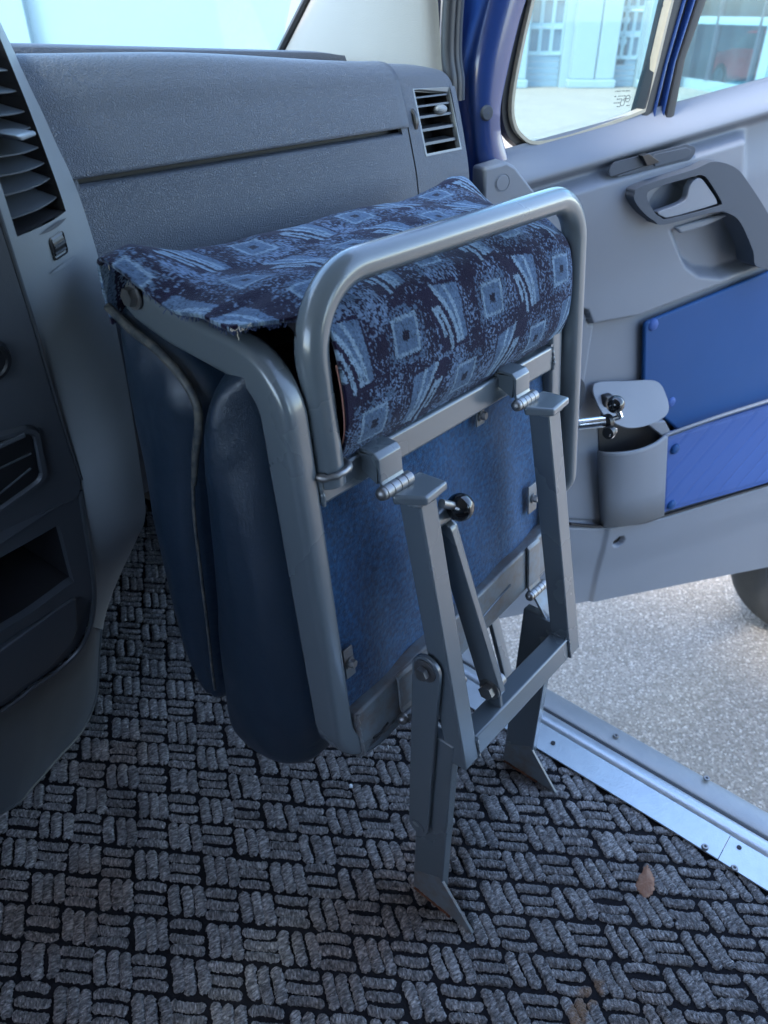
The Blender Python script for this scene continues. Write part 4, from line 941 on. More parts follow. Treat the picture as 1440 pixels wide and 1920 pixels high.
# ---- patterned cover: dense cloth, its woven pattern kept per vertex
def cover():
    key = [0, .12, .22, .42, .62, .76, .86, .94, 1.0]
    def prof(s):
        zb = float(np.interp(s, [0, .06, .15, .35, .6, .80, .88, .93, .97, 1], [.985, .991, .974, .972, .977, .981, .986, .993, .990, .970]))
        yb = float(np.interp(s, [0, .08, .2, .4, 1], [.725, .728, .715, .705, .685]))
        zm = float(np.interp(s, [0, .05, .15, .4, .7, .9, 1], [.955, .970, .966, .972, .980, .978, .955]))
        fr = float(np.interp(s, [0, .08, .16, .5, .9, 1], [-.020, -.012, 0, 0, -.004, -.022]))
        fu = float(np.interp(s, [0, .9, .97, 1], [0, 0, .004, .016]))
        vb_ = float(np.interp(s, [0, .12, .5, .88, .96, 1], [.392, .390, .389, .394, .392, .375]))
        pts = [V((0, yb+.022, zb-.075)), V((0, yb+.019, zb-.030)), V((0, yb, zb)), V((0, .625, zm)), V((0, .565, .964+fr*.6+.008)), W(0, .553+fr, .022), W(0, .528+fr*.6, -.006+fu), W(0, .47, -.014+fu), W(0, .425, -.010+fu), W(0, vb_, .010+fu)]
        return pts
    ns, n1 = 470, 46
    rows = []
    for i in range(ns):
        s = i/(ns-1); P = catmull(prof(s), n1); rows.append([(p.y, p.z) for p in P])
    A = np.array(rows)                                # ns x nt x 2
    nt = A.shape[1]
    xl = np.interp(np.linspace(0, 1, nt), [0, .22, .5, .6, 1], [.408, .402, .404, .400, .404])
    xr = np.interp(np.linspace(0, 1, nt), [0, .2, .45, .6, .8, 1], [.985, .99, .972, .955, .952, .950])
    s = np.linspace(0, 1, ns)[:, None]
    X = xl[None, :]+(xr-xl)[None, :]*s
    arc = np.concatenate([np.zeros((ns, 1)), np.cumsum(np.hypot(np.diff(A[:, :, 0], axis=1), np.diff(A[:, :, 1], axis=1)), axis=1)], axis=1)
    q = (arc[:, -1:]-arc)                             # distance up from the lower front edge
    q = q.mean(axis=0)[None, :]*np.ones((ns, 1))
    Y = A[:, :, 0]; Z = A[:, :, 1]
    wr = (fbm(X*9+q*4, q*16, 5)-.5)*.014+(fbm(X*30, q*34+X*12, 8)-.5)*.0035
    Z = Z+wr*.75*sstep(.10, .2, q); Y = Y-wr*.35
    # pattern -------------------------------------------------------------
    U, Q = X, q+.392
    jx = (vnoise(U*700, Q*700, 41)-.5)*.0030; jy = (vnoise(U*700, Q*700, 42)-.5)*.0030
    u, v = U+jx, Q+jy
    dark = np.array([.009, .0055, .019]); mid = np.array([.068, .108, .175]); pale = np.array([.20, .285, .375]); blue = np.array([.098, .142, .22])
    dens = fbm(U*24, Q*24, 3, 3)
    sp = .62*vnoise(U*720, Q*640, 11)+.38*vnoise(U*380, Q*340, 12)
    thr = .615-.75*(dens-.47)
    spk = sstep(thr-.02, thr+.05, sp)
    col = dark[None, None]*(1-spk[..., None])+(blue*1.15*(.55+.75*vnoise(U*420, Q*420, 15))[..., None])*spk[..., None]
    PU, PV = .1615, .0755
    offs = {0: .603, 1: .500, 2: .585, 3: .560, 4: .480, 5: .560, -1: .5}
    R = np.clip(np.floor((v-.431)/PV+.5), -1, 5).astype(int)
    offu = np.vectorize(lambda k: offs[int(k)])(R)
    b = (v-(.431+R*PV))/PV*1.10                            # -.5 .. .5 in the row
    k = np.floor((u-offu)/PU+.5); a = (u-offu-k*PU)/PU*2.75     # about -1 .. 1
    flip = ((R % 2) == 0)
    aa_ = np.where(flip & (R == 0), -a, a)
    al = -.44+.50*np.sin(np.pi/2*np.clip((.46-b)/.94, 0, 1)); ar = .30+.13*(.46-b)
    inb = (b < .46-.10*aa_) & (b > -.47+.10*aa_)
    dk = (aa_ > al-.46) & (aa_ < ar+.05) & (b < .50) & (b > -.52)
    sw = (aa_ > al) & (aa_ < ar) & inb
    swc = np.where(((aa_-al) < .11)[..., None], pale, np.where((np.abs(aa_-(al*.5+ar*.5)) < .045)[..., None], pale, mid*1.25))
    hook = ((np.abs(aa_-(al-.16)) < .055) & (b < .16) & (b > -.52)) | ((np.abs(aa_-(al-.30)) < .055) & (b < .16) & (b > -.30)) | ((aa_ > al-.355) & (aa_ < al-.105) & (b > .02) & (b < .20))
    hook &= ~((np.abs(aa_-(al-.23)) < .03) & (b < .06))
    line = (np.abs(aa_-ar-.02) < .02) & inb
    fz = (.55+.6*vnoise(U*700, Q*620, 21))[..., None]; fz = np.where((vnoise(U*760, Q*680, 24) < .16)[..., None], .3, fz)
    dkm = dk & (vnoise(U*500, Q*500, 31) > .10)
    col = np.where(dkm[..., None] & ~sw[..., None], dark*1.15, col)
    col = np.where(hook[..., None], pale*.95*fz, col)
    col = np.where(sw[..., None], swc*fz, col); col = np.where(line[..., None], dark, col)
    a2 = (u-offu-PU/2-np.floor((u-offu-PU/2)/PU+.5)*PU)/PU*2.1
    mx = np.maximum(np.abs(a2)*.92, np.abs(b+.02)*.86); halo = (mx < .36) & (vnoise(U*500, Q*500, 33) > .55)
    col = np.where(halo[..., None] & (np.abs(a2) < .45)[..., None], mid*fz, col)
    col = np.where((mx < .24)[..., None], np.where((mx > .195)[..., None], pale*.9, mid*1.15)*fz, col)
    col = np.where((mx < .062)[..., None], dark*.6, col)
    col = col*(.85+.3*fbm(U*60, Q*60, 51))[..., None]
    verts = np.stack([X, Y, Z], -1).reshape(-1, 3); ids = np.arange(ns*nt).reshape(ns, nt)
    F = np.stack([ids[:-1, :-1], ids[1:, :-1], ids[1:, 1:], ids[:-1, 1:]], -1)
    cut = (X[:-1, :-1] < .481) & (q[:-1, :-1] < .163+.040*(.481-X[:-1, :-1])/.078)
    F = F[~cut]
    me = bpy.data.meshes.new('seat_cover'); me.vertices.add(len(verts)); me.vertices.foreach_set('co', verts.astype(np.float32).ravel())
    F = F.reshape(-1, 4); me.loops.add(F.size); me.loops.foreach_set('vertex_index', F.ravel().astype(np.int32)); me.polygons.add(len(F)); me.polygons.foreach_set('loop_start', np.arange(0, F.size, 4, dtype=np.int32)); me.update(calc_edges=True); me.validate()
    at = me.color_attributes.new('pattern', 'FLOAT_COLOR', 'POINT')
    rgba = np.concatenate([col.reshape(-1, 3), np.ones((len(verts), 1))], 1).astype(np.float32); at.data.foreach_set('color', rgba.ravel())
    o = finish(bpy.data.objects.new('seat_cover', me), 'moquette', seat, smooth=180)
    sd = o.modifiers.new('cloth', 'SOLIDIFY'); sd.thickness = .0045; sd.offset = -1
    P3 = np.stack([X, Y, Z], -1); return o, P3, q
cov, CP, CQ = cover()
# frayed hem threads and the seam of the front panel
def hem(i, js, name, m, r, off=V((0, 0, .002))):
    bm = B(); sweep(bm, [V(CP[i, j])+off for j in js], circ(r, 6), (1, 0, 0)); return obj(name, bm, m, cov, smooth=180)
jq = [j for j in range(0, CP.shape[1], 6) if .19 < CQ[0, j] < .40]
hem(9, jq, 'hem_stitch', 'thread', .0006, V((0, 0, .0012)))
iseam = min(range(CP.shape[0]), key=lambda i: abs(CP[i, -1, 0]-.4825)); jf = [j for j in range(0, CP.shape[1], 5) if CQ[0, j] < .12]
hem(iseam, jf, 'front_seam', 'seam', .0009, V((-.001, -.001, 0)))
bm = B()
jc = max(j for j in range(CP.shape[1]) if CQ[0, j] > .202)
for k in range(260):                                  # loose fibres along the raw edges
    if k < 120: i = random.randint(0, 62); j = min(range(CP.shape[1]), key=lambda j_: abs(CQ[0, j_]-(.165+.040*(.481-CP[i, j_, 0])/.078)))
    elif k < 215: i, j = random.randint(0, 2), random.randint(CP.shape[1]//5, jc)
    else: i, j = CP.shape[0]-1-random.randint(0, 3), random.randint(CP.shape[1]//3, CP.shape[1]-4)
    p = V(CP[i, j]); d = V((random.uniform(-1, .4) if k < 215 else random.uniform(-.2, 1), random.uniform(-1, .3), random.uniform(-1.2, .5))).normalized(); L = random.uniform(.002, .006)
    sweep(bm, [p, p+d*L*.5, p+d*L+V((0, 0, -.0008))], circ(.00045, 3), (.3, .5, .8), cap=False)
o = obj('fabric_fringe', bm, 'moquette', cov, smooth=None, kind='stuff', recalc=False)
at = o.data.color_attributes.new('pattern', 'FLOAT_COLOR', 'POINT'); at.data.foreach_set('color', np.tile(np.array([.05, .07, .15, 1], np.float32), len(o.data.vertices)))
bm = B()
cf = V(CP[4, jc])
for k in range(7):
    p = cf+V((random.uniform(-.004, .016), random.uniform(-.008, .004), random.uniform(-.002, .004))); pts = [p]
    d = V((random.uniform(-1, .6), random.uniform(-1, .2), random.uniform(-.6, .5))).normalized()
    for q in range(5): d = (d+V((random.uniform(-.6, .6),)*3)+V((random.uniform(-.5, .5), random.uniform(-.5, .5), random.uniform(-.5, .4)))).normalized(); pts.append(pts[-1]+d*.0022)
    sweep(bm, catmull(pts, 3), circ(.00035, 5), (.3, .5, .8))
obj('loose_thread', bm, 'thread', cov, kind='stuff', recalc=False)
#DOOR
# ================================================================ PASSENGER DOOR, swung open
door = thing('passenger_door', 'open passenger door with grey trim, blue vinyl pads and split side window', 'car door', tuple(DP))
# sill line of the window and the curved outline of the trim
sA, sB = dq(958, 285, .03), dq(1440, 152, .03)
def sillz(s): return sA[1]+(sB[1]-sA[1])*(s-sA[0])/(sB[0]-sA[0])
bL, bR = dq(1090, 1132, .02), dq(1360, 1078, .02)
def botz(s): return bL[1]+(bR[1]-bL[1])*(s-bL[0])/(bR[0]-bL[0])
S0, S1 = .075, 1.42
step = [dq(1085, 585, .04), dq(1108, 588, .04), dq(1118, 614, .04), dq(1205, 598, .04), dq(1440, 507, .04)]
stepx = [p[0] for p in step]; stepz = [p[1] for p in step]
lowT = [dq(1070, 988, .03), dq(1130, 990, .03), dq(1245, 968, .03), dq(1440, 908, .03)]
lowx = [p[0] for p in lowT]; lowz = [p[1] for p in lowT]
ns, nz = 300, 400
s = np.linspace(S0, S1, ns)[:, None]*np.ones((1, nz)); tt = np.linspace(0, 1, nz)[None, :]
zt = sillz(s); z = botz(s)+(zt-botz(s))*tt
o = np.zeros_like(s)
d = zt-z                                              # depth below the window sill
stz = np.interp(s, stepx, stepz); lwz = np.interp(s, lowx, lowz)
o += .046*sstep(0, .055, d)*(1-.75*sstep(.055, .085, d)) # sloping sill roll
# raised bulge carrying lock slide and handle
cb = dq(1250, 330, .04); rb = dq(1398, 330, .04)
bul = sstep(.070, .105, d)*(1-sstep(rb[0]-.03, rb[0]+.025, s+.25*(z-cb[1])))
o += .036*bul*(1-.55*sstep(.13, .34, d))
o += .018*sstep(.10, .2, d)*(1-bul)*.6
o *= sstep(stz-.004, stz+.006, z)*1.0
# grab pocket under the handle, scooped in
pkp = [dq(*p_, .03) for p_ in ((1250, 428), (1268, 462), (1288, 502), (1312, 520), (1352, 524), (1402, 510), (1440, 490), (1420, 440), (1385, 400), (1340, 400))]
e = polydist(s, z, pkp); o -= .034*sstep(-.004, .022, e)*(.55+.45*sstep(.0, .09, s-pkp[0][0]))
# handle bowl
hb1 = dq(1262, 375, .045); o -= .02*(1-sstep(.7, 1.0, np.sqrt(((s-hb1[0])/.07)**2+((z-hb1[1])/.04)**2)))
# lower half: shallow recess and the bottom panel standing proud
o += .004*(z < stz)
pan = sstep(lwz+.012, lwz+.002, z) if False else 1-sstep(lwz-.010, lwz-.002, z)
o += .026*pan-.006*((np.abs(z-lwz-.004) < .006))
o -= .014*pan*sstep(.0, .12, lwz-.06-z)*.5
lft = dq(1125, 1060, .03)[0]; o -= .008*pan*(1-sstep(lft-.004, lft+.012, s))
# front column with the loudspeaker
colx_ = dq(1108, 700, .03)[0]; colm = (1-sstep(colx_-.006, colx_+.004, s))*(z < stz-.004)*(z > lwz+.006); o += .014*colm
# plug hole of the bottom panel
ph = dq(1158, 1014, .025); e = np.sqrt(((s-ph[0])/.020)**2+((z-ph[1])/.0165)**2); o -= .022*(1-sstep(.88, 1.02, e))
# front edge rounds away
o -= .05*(1-sstep(S0, S0+.04, s))**2
P = [[DW(float(s[i, k]), float(z[i, k]), float(o[i, k])) for k in range(nz)] for i in range(ns)]
vs = [p for r in P for p in r]; ids = np.arange(ns*nz).reshape(ns, nz)
F = np.stack([ids[:-1, :-1], ids[1:, :-1], ids[1:, 1:], ids[:-1, 1:]], -1).reshape(-1, 4)
npobj('door_trim', vs, F, 'door', door, smooth=180)
def OO(sv, zv):
    i = int(round((sv-S0)/(S1-S0)*(ns-1))); i = max(0, min(ns-1, i)); k = int(np.argmin(np.abs(z[i]-zv))); return float(o[i, k])
bm = B(); box(bm, lambda a, b, c: DW(a, b, c), (.06, botz(.06)-.02, -.10), (1.44, sillz(.1)-.09, -.055))
obj('outer_skin', bm, 'paint', door, bevel=.01)
bm = B(); hexa(bm, [DW(.06, botz(.06)-.012, -.09), DW(1.44, botz(1.44)-.012, -.09), DW(1.44, botz(1.44)+.01, -.09), DW(.06, botz(.06)+.01, -.09), DW(.06, botz(.06)-.012, .0), DW(1.44, botz(1.44)-.012, .0), DW(1.44, botz(1.44)+.01, .0), DW(.06, botz(.06)+.01, .0)]); obj('door_bottom', bm, 'rubber', door, bevel=.006)
# blue painted window frame, front member with rubber plug
fl_ = [dq(*p) for p in ((1050, -700), (1000, -400), (950, -160), (914, 0), (897, 70), (886, 130), (884, 200), (888, 270), (893, 330), (898, 420))]
fr_ = [dq(*p) for p in ((1230, -700), (1135, -400), (1045, -160), (986, 0), (966, 70), (950, 140), (938, 200), (938, 245), (950, 288), (962, 330))]
fl_ = catmull([(a, b, 0) for a, b in fl_], 5); fr_ = catmull([(a, b, 0) for a, b in fr_], 5)
bm = B(); rows = []
for a, b in zip(fl_, fr_):
    pr_ = [(0, -.07), (0, -.012), (.05, -.003), (.12, .004), (.55, .012), (.90, .010), (.97, .004), (1.0, -.008), (1.0, -.05)]
    rows.append([DW(a.x+(b.x-a.x)*t, a.y+(b.y-a.y)*t, oo) for t, oo in pr_])
grid(bm, rows); obj('window_frame', bm, 'paint', door, smooth=50)
pc = dq(914, 212, .012); bm = B(); lathe(bm, DW(*pc, .010), DN, [(.001, .0045), (.010, .004), (.0125, .001), (.0125, -.002)], 28); obj('rubber_plug', bm, 'door_dark', door)
# cover at the lower front corner with its round cap
cq = [dq(*p, .05) for p in ((908, 316), (950, 303), (966, 312), (1012, 372), (1016, 440), (905, 440))]
bm = B(); prism(bm, [DW(a, b, .010) for a, b in cq], DN*.042); obj('corner_cover', bm, 'door', door, bevel=.005)
pc = dq(943, 343, .054); bm = B(); lathe(bm, DW(*pc, .0515), DN, [(.001, .002), (.0125, .0018), (.0140, .0005), (.0152, .0014), (.016, -.002)], 28); obj('round_cap', bm, 'door', door)
# quarter window: rubber, glass
qo = [dq(*p, -.01) for p in ((1140, -700), (1073, -400), (1022, -160), (990, 0), (974, 70), (960, 140), (953, 190), (955, 225), (968, 252), (1000, 268), (1080, 250), (1190, 212), (1207, 195), (1222, 130), (1253, 0), (1305, -200), (1380, -450), (1450, -700))]
qc = catmull([(a, b, 0) for a, b in qo], 4, closed=True)
bm = B(); prism(bm, [DW(p.x, p.y, -.022) for p in qc], DN*.004); obj('quarter_glass', bm, 'door_glass', door, smooth=None)
cen = sum(qc, V((0, 0, 0)))/len(qc)
def outl(P, d):
    o = []; n = len(P)
    for i in range(n):
        t = (P[(i+1) % n]-P[i-1]).normalized(); nn = V((t.y, -t.x, 0)); nn = nn if nn.dot(P[i]-cen) > 0 else -nn; o.append(P[i]+nn*d)
    return o
def band(name, P0_, P1_, o0, o1, m):
    bm = B(); ringprism(bm, [(p.x, p.y) for p in P1_], [(p.x, p.y) for p in P0_], lambda a, b, c: DW(a, b, c), o0, o1); return obj(name, bm, m, door, smooth=50)
band('window_rubber', qc, outl(qc, .014), -.03, -.008, 'rubber')
band('window_seal', outl(qc, -.0045), outl(qc, .0015), -.016, .003, 'seal_tan')
# division post between the two windows
dv = [(dq(1207, 212, .0), dq(1255, 210, .0)), (dq(1232, 120, .0), dq(1276, 100, .0)), (dq(1262, 0, .0), dq(1312, 0, .0)), (dq(1320, -200, 0), dq(1378, -200, 0)), (dq(1400, -450, 0), dq(1470, -450, 0))]
for t0, t1, o0, o1, m in ((-.12, .30, -.03, .002, 'rubber'), (.30, .38, -.03, .006, 'paint'), (.38, .62, -.03, -.004, 'black'), (.62, .70, -.03, .008, 'paint'), (.70, 1.02, -.03, .014, 'rubber')):
    bm = B(); rows = []
    for a, b in dv:
        x = lambda t: (a[0]+(b[0]-a[0])*t, a[1]+(b[1]-a[1])*t-.008)
        rows.append([DW(*x(t0), o0), DW(*x(t0+.02), o1), DW(*x((t0+t1)/2), o1+.002), DW(*x(t1-.02), o1), DW(*x(t1), o0)])
    grid(bm, rows); obj('division_post', bm, m, door, smooth=50)
# main window: dusty glass and sill lips
a0, a1 = dq(1250, 220, -.01), dq(1312, -5, -.01)
bm = B(); prism(bm, [DW(a0[0]-.01, a0[1]-.03, -.02), DW(1.44, sillz(1.44)-.02, -.02), DW(1.44, 1.75, -.02), DW(a1[0]+.22, 1.75, -.02), DW(a1[0], a1[1], -.02)], DN*.004); obj('window_glass', bm, 'dirty_glass', door, smooth=None)
for off, r, m in ((.004, .0022, 'seal_tan'), (-.004, .003, 'rubber')):
    bm = B(); P1_, P2_ = dq(1252, 205, -.012), dq(1440, 155, -.012)
    f = lambda t, dz: DW(P1_[0]+(P2_[0]-P1_[0])*t, P1_[1]+(P2_[1]-P1_[1])*t+dz, -.010); sweep(bm, [f(0, off), f(1, off), f(1.6, off)], circ(r, 8)); obj('sill_lip', bm, m, door)
bm = B(); hexa(bm, [DW(.1, sillz(.1)-.05, -.02), DW(1.44, sillz(1.44)-.05, -.02), DW(1.44, sillz(1.44)-.002, -.02), DW(.1, sillz(.1)-.014, -.02), DW(.1, sillz(.1)-.05, .002), DW(1.44, sillz(1.44)-.05, .002), DW(1.44, sillz(1.44)+.001, .002), DW(.1, sillz(.1)-.006, .002)]); obj('sill_top', bm, 'door', door, bevel=.004)
# maker's small print etched on the quarter glass: unreadable lines and two approval rings
def printline(px0, px1, py, h=.0009, dy=0):
    a, b = dq(px0, py, -.016), dq(px1, py-(px1-px0)*.05, -.016); n = max(3, int((px1-px0)/3.2)); bm = B()
    for k in range(n):
        if random.random() < .18: continue
        t0, t1 = (k+.1)/n, (k+random.uniform(.55, .9))/n
        f = lambda t, dz: DW(a[0]+(b[0]-a[0])*t, a[1]+(b[1]-a[1])*t+dz, -.0172)
        bm.faces.new([bm.verts.new(q) for q in (f(t0, -h), f(t1, -h), f(t1, h), f(t0, h))])
    obj('etched_print', bm, 'print', door, kind='stuff', smooth=None)
for a in ((1154, 1184, 171.5), (1153, 1174, 181), (1151, 1180, 186.5), (1151, 1166, 193.5), (1150, 1164, 200.5), (1175, 1182, 198)): printline(*a)
for px, py, r in ((1178, 185, .0062), (1168, 193, .0058)):
    c = dq(px, py, -.016); n = 24; bm = B(); ringprism(bm, [(c[0]+r*math.cos(2*math.pi*k/n), c[1]+r*math.sin(2*math.pi*k/n)) for k in range(n)], [(c[0]+r*.84*math.cos(2*math.pi*k/n), c[1]+r*.84*math.sin(2*math.pi*k/n)) for k in range(n)], lambda a, b, cc: DW(a, b, cc), -.0176, -.0170); obj('approval_ring', bm, 'print', door, smooth=None)
# lock slide
def plate(name, pix, off, th, m, parent=None, bevel=.002, rad=0, nn=6, seg=2):
    q = [dq(*p, off) for p in pix]; P = [DW(a, b, off) for a, b in q]
    if rad: P = fillet([lerp(P[-1], P[0], .5)]+P+[lerp(P[-1], P[0], .5)], rad, nn)[:-1]
    bm = B(); prism(bm, P, DN*th); return obj(name, bm, m, parent or door, bevel=bevel, seg=seg)
lo_ = max(OO(*dq(x, y, .045)) for x, y in ((1150, 318), (1150, 330), (1220, 298), (1220, 312), (1285, 275), (1285, 295)))
ls = plate('lock_slide', ((1128, 330), (1150, 303), (1285, 270), (1310, 278), (1290, 300), (1160, 330)), lo_+.001, .004, 'door_dark', rad=.011, bevel=.001)
plate('slide_half', ((1222, 290), (1285, 276), (1298, 282), (1285, 297), (1226, 313)), lo_+.004, .003, 'door_dark', parent=ls, rad=.006, bevel=.001)
q = [dq(*p, lo_+.012) for p in ((1200, 291), (1213, 287), (1243, 305), (1214, 312))]
bm = B(); hexa(bm, [DW(*q[0], lo_+.004), DW(*q[1], lo_+.004), DW(*q[2], lo_+.004), DW(*q[3], lo_+.004), DW(*q[0], lo_+.018), DW(*q[1], lo_+.018), DW(*q[2], lo_+.006), DW(*q[3], lo_+.012)]); obj('slide_grip', bm, 'black', ls, bevel=.0025)
# handle: dark surround running into the pull strap, bowl, lever
print('OO', [round(OO(*dq(px, py, .05)), 3) for px, py in ((1205, 365), (1260, 330), (1330, 310), (1250, 415), (1360, 400), (1400, 420))])
ho = .072
bz = [(1191, 378), (1190, 364), (1204, 349), (1300, 318), (1340, 303), (1380, 315), (1405, 345), (1440, 400), (1475, 470), (1470, 505), (1420, 500), (1412, 470), (1390, 420), (1370, 402), (1340, 398), (1247, 421), (1228, 415), (1208, 400)]
bi = [(1213, 368), (1228, 353), (1300, 331), (1318, 329), (1330, 340), (1353, 378), (1350, 385), (1335, 390), (1255, 410), (1240, 408), (1225, 395)]
bzw = catmull([(*dq(*p, ho), 0) for p in bz], 5, closed=True); biw = catmull([(*dq(*p, ho), 0) for p in bi], 4, closed=True)
bm = B()
from mathutils.geometry import tessellate_polygon
def plate_hole(bm, outer, inner, o0, o1, dome=0):
    tri = tessellate_polygon([[p for p in outer], [p for p in inner]]); allp = list(outer)+list(inner)
    top = [bm.verts.new(DW(p.x, p.y, o1)) for p in allp]; bot = [bm.verts.new(DW(p.x, p.y, o0)) for p in allp]
    for t in tri: bm.faces.new([top[i] for i in t])
    n = len(outer); m = len(inner)
    for i in range(n): bm.faces.new([top[i], top[(i+1) % n], bot[(i+1) % n], bot[i]])
    for i in range(m): bm.faces.new([top[n+i], top[n+(i+1) % m], bot[n+(i+1) % m], bot[n+i]])
plate_hole(bm, bzw, biw, .02, ho); hs = obj('handle_surround', bm, 'door_dark', door, bevel=.009, seg=4)
bm = B(); cb_ = sum(biw, V((0, 0, 0)))/len(biw)
R0 = [bm.verts.new(DW(p.x, p.y, ho-.004)) for p in outl(biw, .0)]; R1 = [bm.verts.new(DW(*(cb_+(p-cb_)*.86).xy, .004)) for p in biw]
for i in range(len(R0)): bm.faces.new([R0[i], R0[(i+1) % len(R0)], R1[(i+1) % len(R0)], R1[i]])
bm.faces.new(R1); obj('handle_bowl', bm, 'black', door, smooth=60)
lev = catmull([(*dq(*p, ho), 0) for p in ((1236, 398), (1268, 386), (1288, 374), (1294, 352), (1304, 338), (1316, 335), (1330, 352), (1346, 378), (1336, 386), (1262, 407), (1245, 407))], 4, closed=True)
bm = B(); prism(bm, [DW(p.x, p.y, ho-.018) for p in lev], DN*.016); obj('door_lever', bm, 'door', door, bevel=.003, seg=3)
plate('lever_ledge', ((1258, 424), (1355, 398), (1358, 403), (1312, 424), (1270, 436)), .030, .012, 'door', bevel=.004)
# upholstery pads with buttons
def pad(name, pix, off, th, m, rad):
    return plate(name, pix, off, th, m, bevel=.006, rad=rad, seg=3)
p1 = pad('upper_pad', ((1202, 602), (1440, 505), (1620, 440), (1620, 700), (1440, 748), (1268, 806), (1238, 780), (1200, 722)), .012, .012, 'pad', .012)
for px, py in ((1226, 610), (1259, 755)):
    c = dq(px, py, .026); bm = B(); lathe(bm, DW(*c, .023), DN, [(.001, .0065), (.008, .006), (.0130, .0035), (.0152, 0), (.0152, -.003)], 24); obj('pad_button', bm, 'pad2', p1)
# lower pad with raised quilting seams
q4 = [dq(*p, .04) for p in ((1247, 820), (1620, 705), (1620, 855), (1243, 962))]
nu, nv = 260, 90; rows = []
QA, QB = dq(1265, 925, .042), dq(1380, 790, .042); QL = math.hypot(QB[0]-QA[0], QB[1]-QA[1]); QD = ((QB[0]-QA[0])/QL, (QB[1]-QA[1])/QL)
for i in range(nu):
    u = i/(nu-1); row = []
    for k in range(nv):
        v = k/(nv-1); a = (q4[0][0]*(1-u)+q4[1][0]*u, q4[0][1]*(1-u)+q4[1][1]*u); b = (q4[3][0]*(1-u)+q4[2][0]*u, q4[3][1]*(1-u)+q4[2][1]*u)
        sx, zx = a[0]*(1-v)+b[0]*v, a[1]*(1-v)+b[1]*v
        e = (sx*QD[1]-zx*QD[0])/.062; w = abs(e-round(e))*.062; ed = min(u*.6, v*.17, (1-v)*.17)
        puff = .0032*min(1, (w/.008))**.5; edge = -.010*(1-min(1, ed/.010))**2
        row.append(DW(sx, zx, .036+puff+edge))
    rows.append(row)
bm = B(); grid(bm, rows); p2 = obj('lower_pad', bm, 'pad2', door, smooth=180)
bm = B(); prism(bm, [DW(a, b, .02) for a, b in q4], DN*.0165); obj('pad_board', bm, 'pad2', p2)
for px, py in ((1268, 843), (1261, 948)):
    c = dq(px, py, .045); bm = B(); lathe(bm, DW(*c, .042), DN, [(.001, .0065), (.008, .006), (.0130, .0035), (.0152, 0), (.0152, -.003)], 24); obj('pad_button', bm, 'pad', p2)
# map pocket: curved front wall, open top, rail running back over the lower pad
pt = catmull([(*dq(px, py, oo), oo) for px, py, oo in ((1122, 848, .012), (1132, 850, .040), (1160, 850, .062), (1195, 845, .068), (1228, 832, .060), (1250, 815, .046))], 6)
pb_ = catmull([(*dq(px, py, oo), oo) for px, py, oo in ((1128, 985, .012), (1138, 987, .034), (1165, 986, .046), (1198, 981, .048), (1228, 972, .044), (1243, 966, .036))], 6)
bm = B(); grid(bm, [[DW(*lerp(a, b, t)) for t in (0, .02, .3, .6, 1)] for a, b in zip(pt, pb_)]); pw = obj('pocket_wall', bm, 'door', door, smooth=180); sd = pw.modifiers.new('t', 'SOLIDIFY'); sd.thickness = .004; sd.offset = -1
rail = [DW(*p) for p in pt]+[DW(*dq(px, py, .05), .05) for px, py in ((1300, 797), (1360, 777), (1440, 752), (1620, 697))]
bm = B(); sweep(bm, catmull(rail, 3), circ(.0042, 10), (0, -1, 0)); obj('pocket_rail', bm, 'door', door, smooth=180)
bk = [dq(px, py, .006) for px, py in ((1122, 800), (1262, 775), (1262, 830), (1240, 960), (1128, 985))]
bm = B(); prism(bm, [DW(a, b, .0055) for a, b in bk], DN*.001); obj('pocket_back', bm, 'void', door, smooth=None)  # dark sheet painting the shade inside the pocket
plate('pocket_corner', ((1205, 790), (1240, 785), (1254, 812), (1240, 818)), .030, .014, 'door', bevel=.003)
rs = [DW(*dq(px, py, .034), .034) for px, py in ((1250, 812), (1340, 780), (1440, 748), (1620, 690))]
bm = B(); grid(bm, [[p, p+DN*.016+V((0, 0, -.002))] for p in catmull(rs, 4)]); obj('rail_shelf', bm, 'door', door)
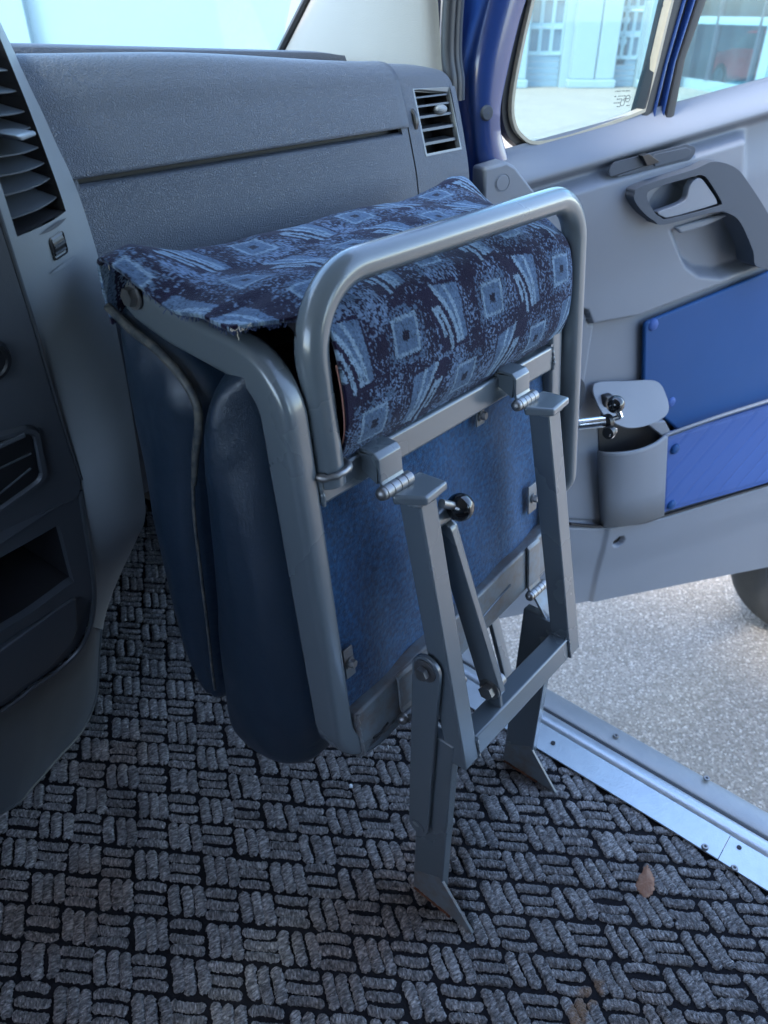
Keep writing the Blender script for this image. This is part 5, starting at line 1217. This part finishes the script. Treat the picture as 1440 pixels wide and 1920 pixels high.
# lid flap over the pocket
fq = catmull([(*dq(*p, .05), 0) for p in ((1124, 752), (1128, 735), (1142, 726), (1190, 722), (1240, 719), (1247, 740), (1238, 765), (1205, 783), (1160, 792), (1130, 778))], 5, closed=True)
bm = B(); vv = []
zc = dq(1180, 755, .05)[1]
top_ = [bm.verts.new(DW(p.x, p.y, .052-(p.y-zc)*.65)) for p in fq]; bot_ = [bm.verts.new(DW(p.x, p.y-.003, .047-(p.y-zc)*.65)) for p in fq]
bm.faces.new(top_); bm.faces.new(bot_[::-1]); n = len(fq)
for i in range(n): bm.faces.new([top_[i], top_[(i+1) % n], bot_[(i+1) % n], bot_[i]])
obj('pocket_flap', bm, 'door', door, bevel=.0015)
plate('flap_pivot', ((1122, 752), (1126, 738), (1140, 735), (1148, 770), (1126, 790)), .03, .02, 'black', bevel=.004, rad=.004)
# loudspeaker grille
gc = dq(1075, 748, .022); bm = B(); n = 40
prism(bm, [DW(gc[0]+.036*math.cos(2*math.pi*k/n), gc[1]+.052*math.sin(2*math.pi*k/n), .0185) for k in range(n)], DN*.003); gr = obj('speaker_grille', bm, 'door_dark', door, bevel=.001)
bm = B()
for i in range(-17, 18):
    for j in range(-26, 27):
        a, b = i*.0021, j*.0021
        if (a/.034)**2+(b/.050)**2 < 1: bm.faces.new([bm.verts.new(DW(gc[0]+a+dx, gc[1]+b+dz, .0217)) for dx, dz in ((-.0006, -.0006), (.0006, -.0006), (.0006, .0006), (-.0006, .0006))])
obj('grille_holes', bm, 'void', gr, kind='stuff', smooth=None, recalc=False)
c = DW(*ph, .006); bm = B(); box(bm, lambda a, b, cc: DW(ph[0]+a, ph[1]+b, cc), (-.003, -.014, -.001), (.004, .014, .010)); obj('hole_web', bm, 'door_dark', door)

bm = B(); prism(bm, [DW(ph[0]+.0185*math.cos(2*math.pi*k/28), ph[1]+.015*math.sin(2*math.pi*k/28), OO(*ph)+.004) for k in range(28)], DN*.004); obj('hole_shade', bm, 'void', door, smooth=None)  # black disc set in the plug hole as painted shade
gp = [DW(*p_, OO(p_[0], p_[1]-.016)+.0005) for p_ in [dq(1072, 985, .03), dq(1130, 989, .03), dq(1200, 980, .03), dq(1245, 966, .03), dq(1330, 941, .03), dq(1440, 908, .03), dq(1640, 850, .03)]]
bm = B(); sweep(bm, catmull(gp, 5), rsq(.006, .009, .001, 2), DN); obj('panel_gap', bm, 'void', door)  # dark strip standing in for the shaded groove between panels
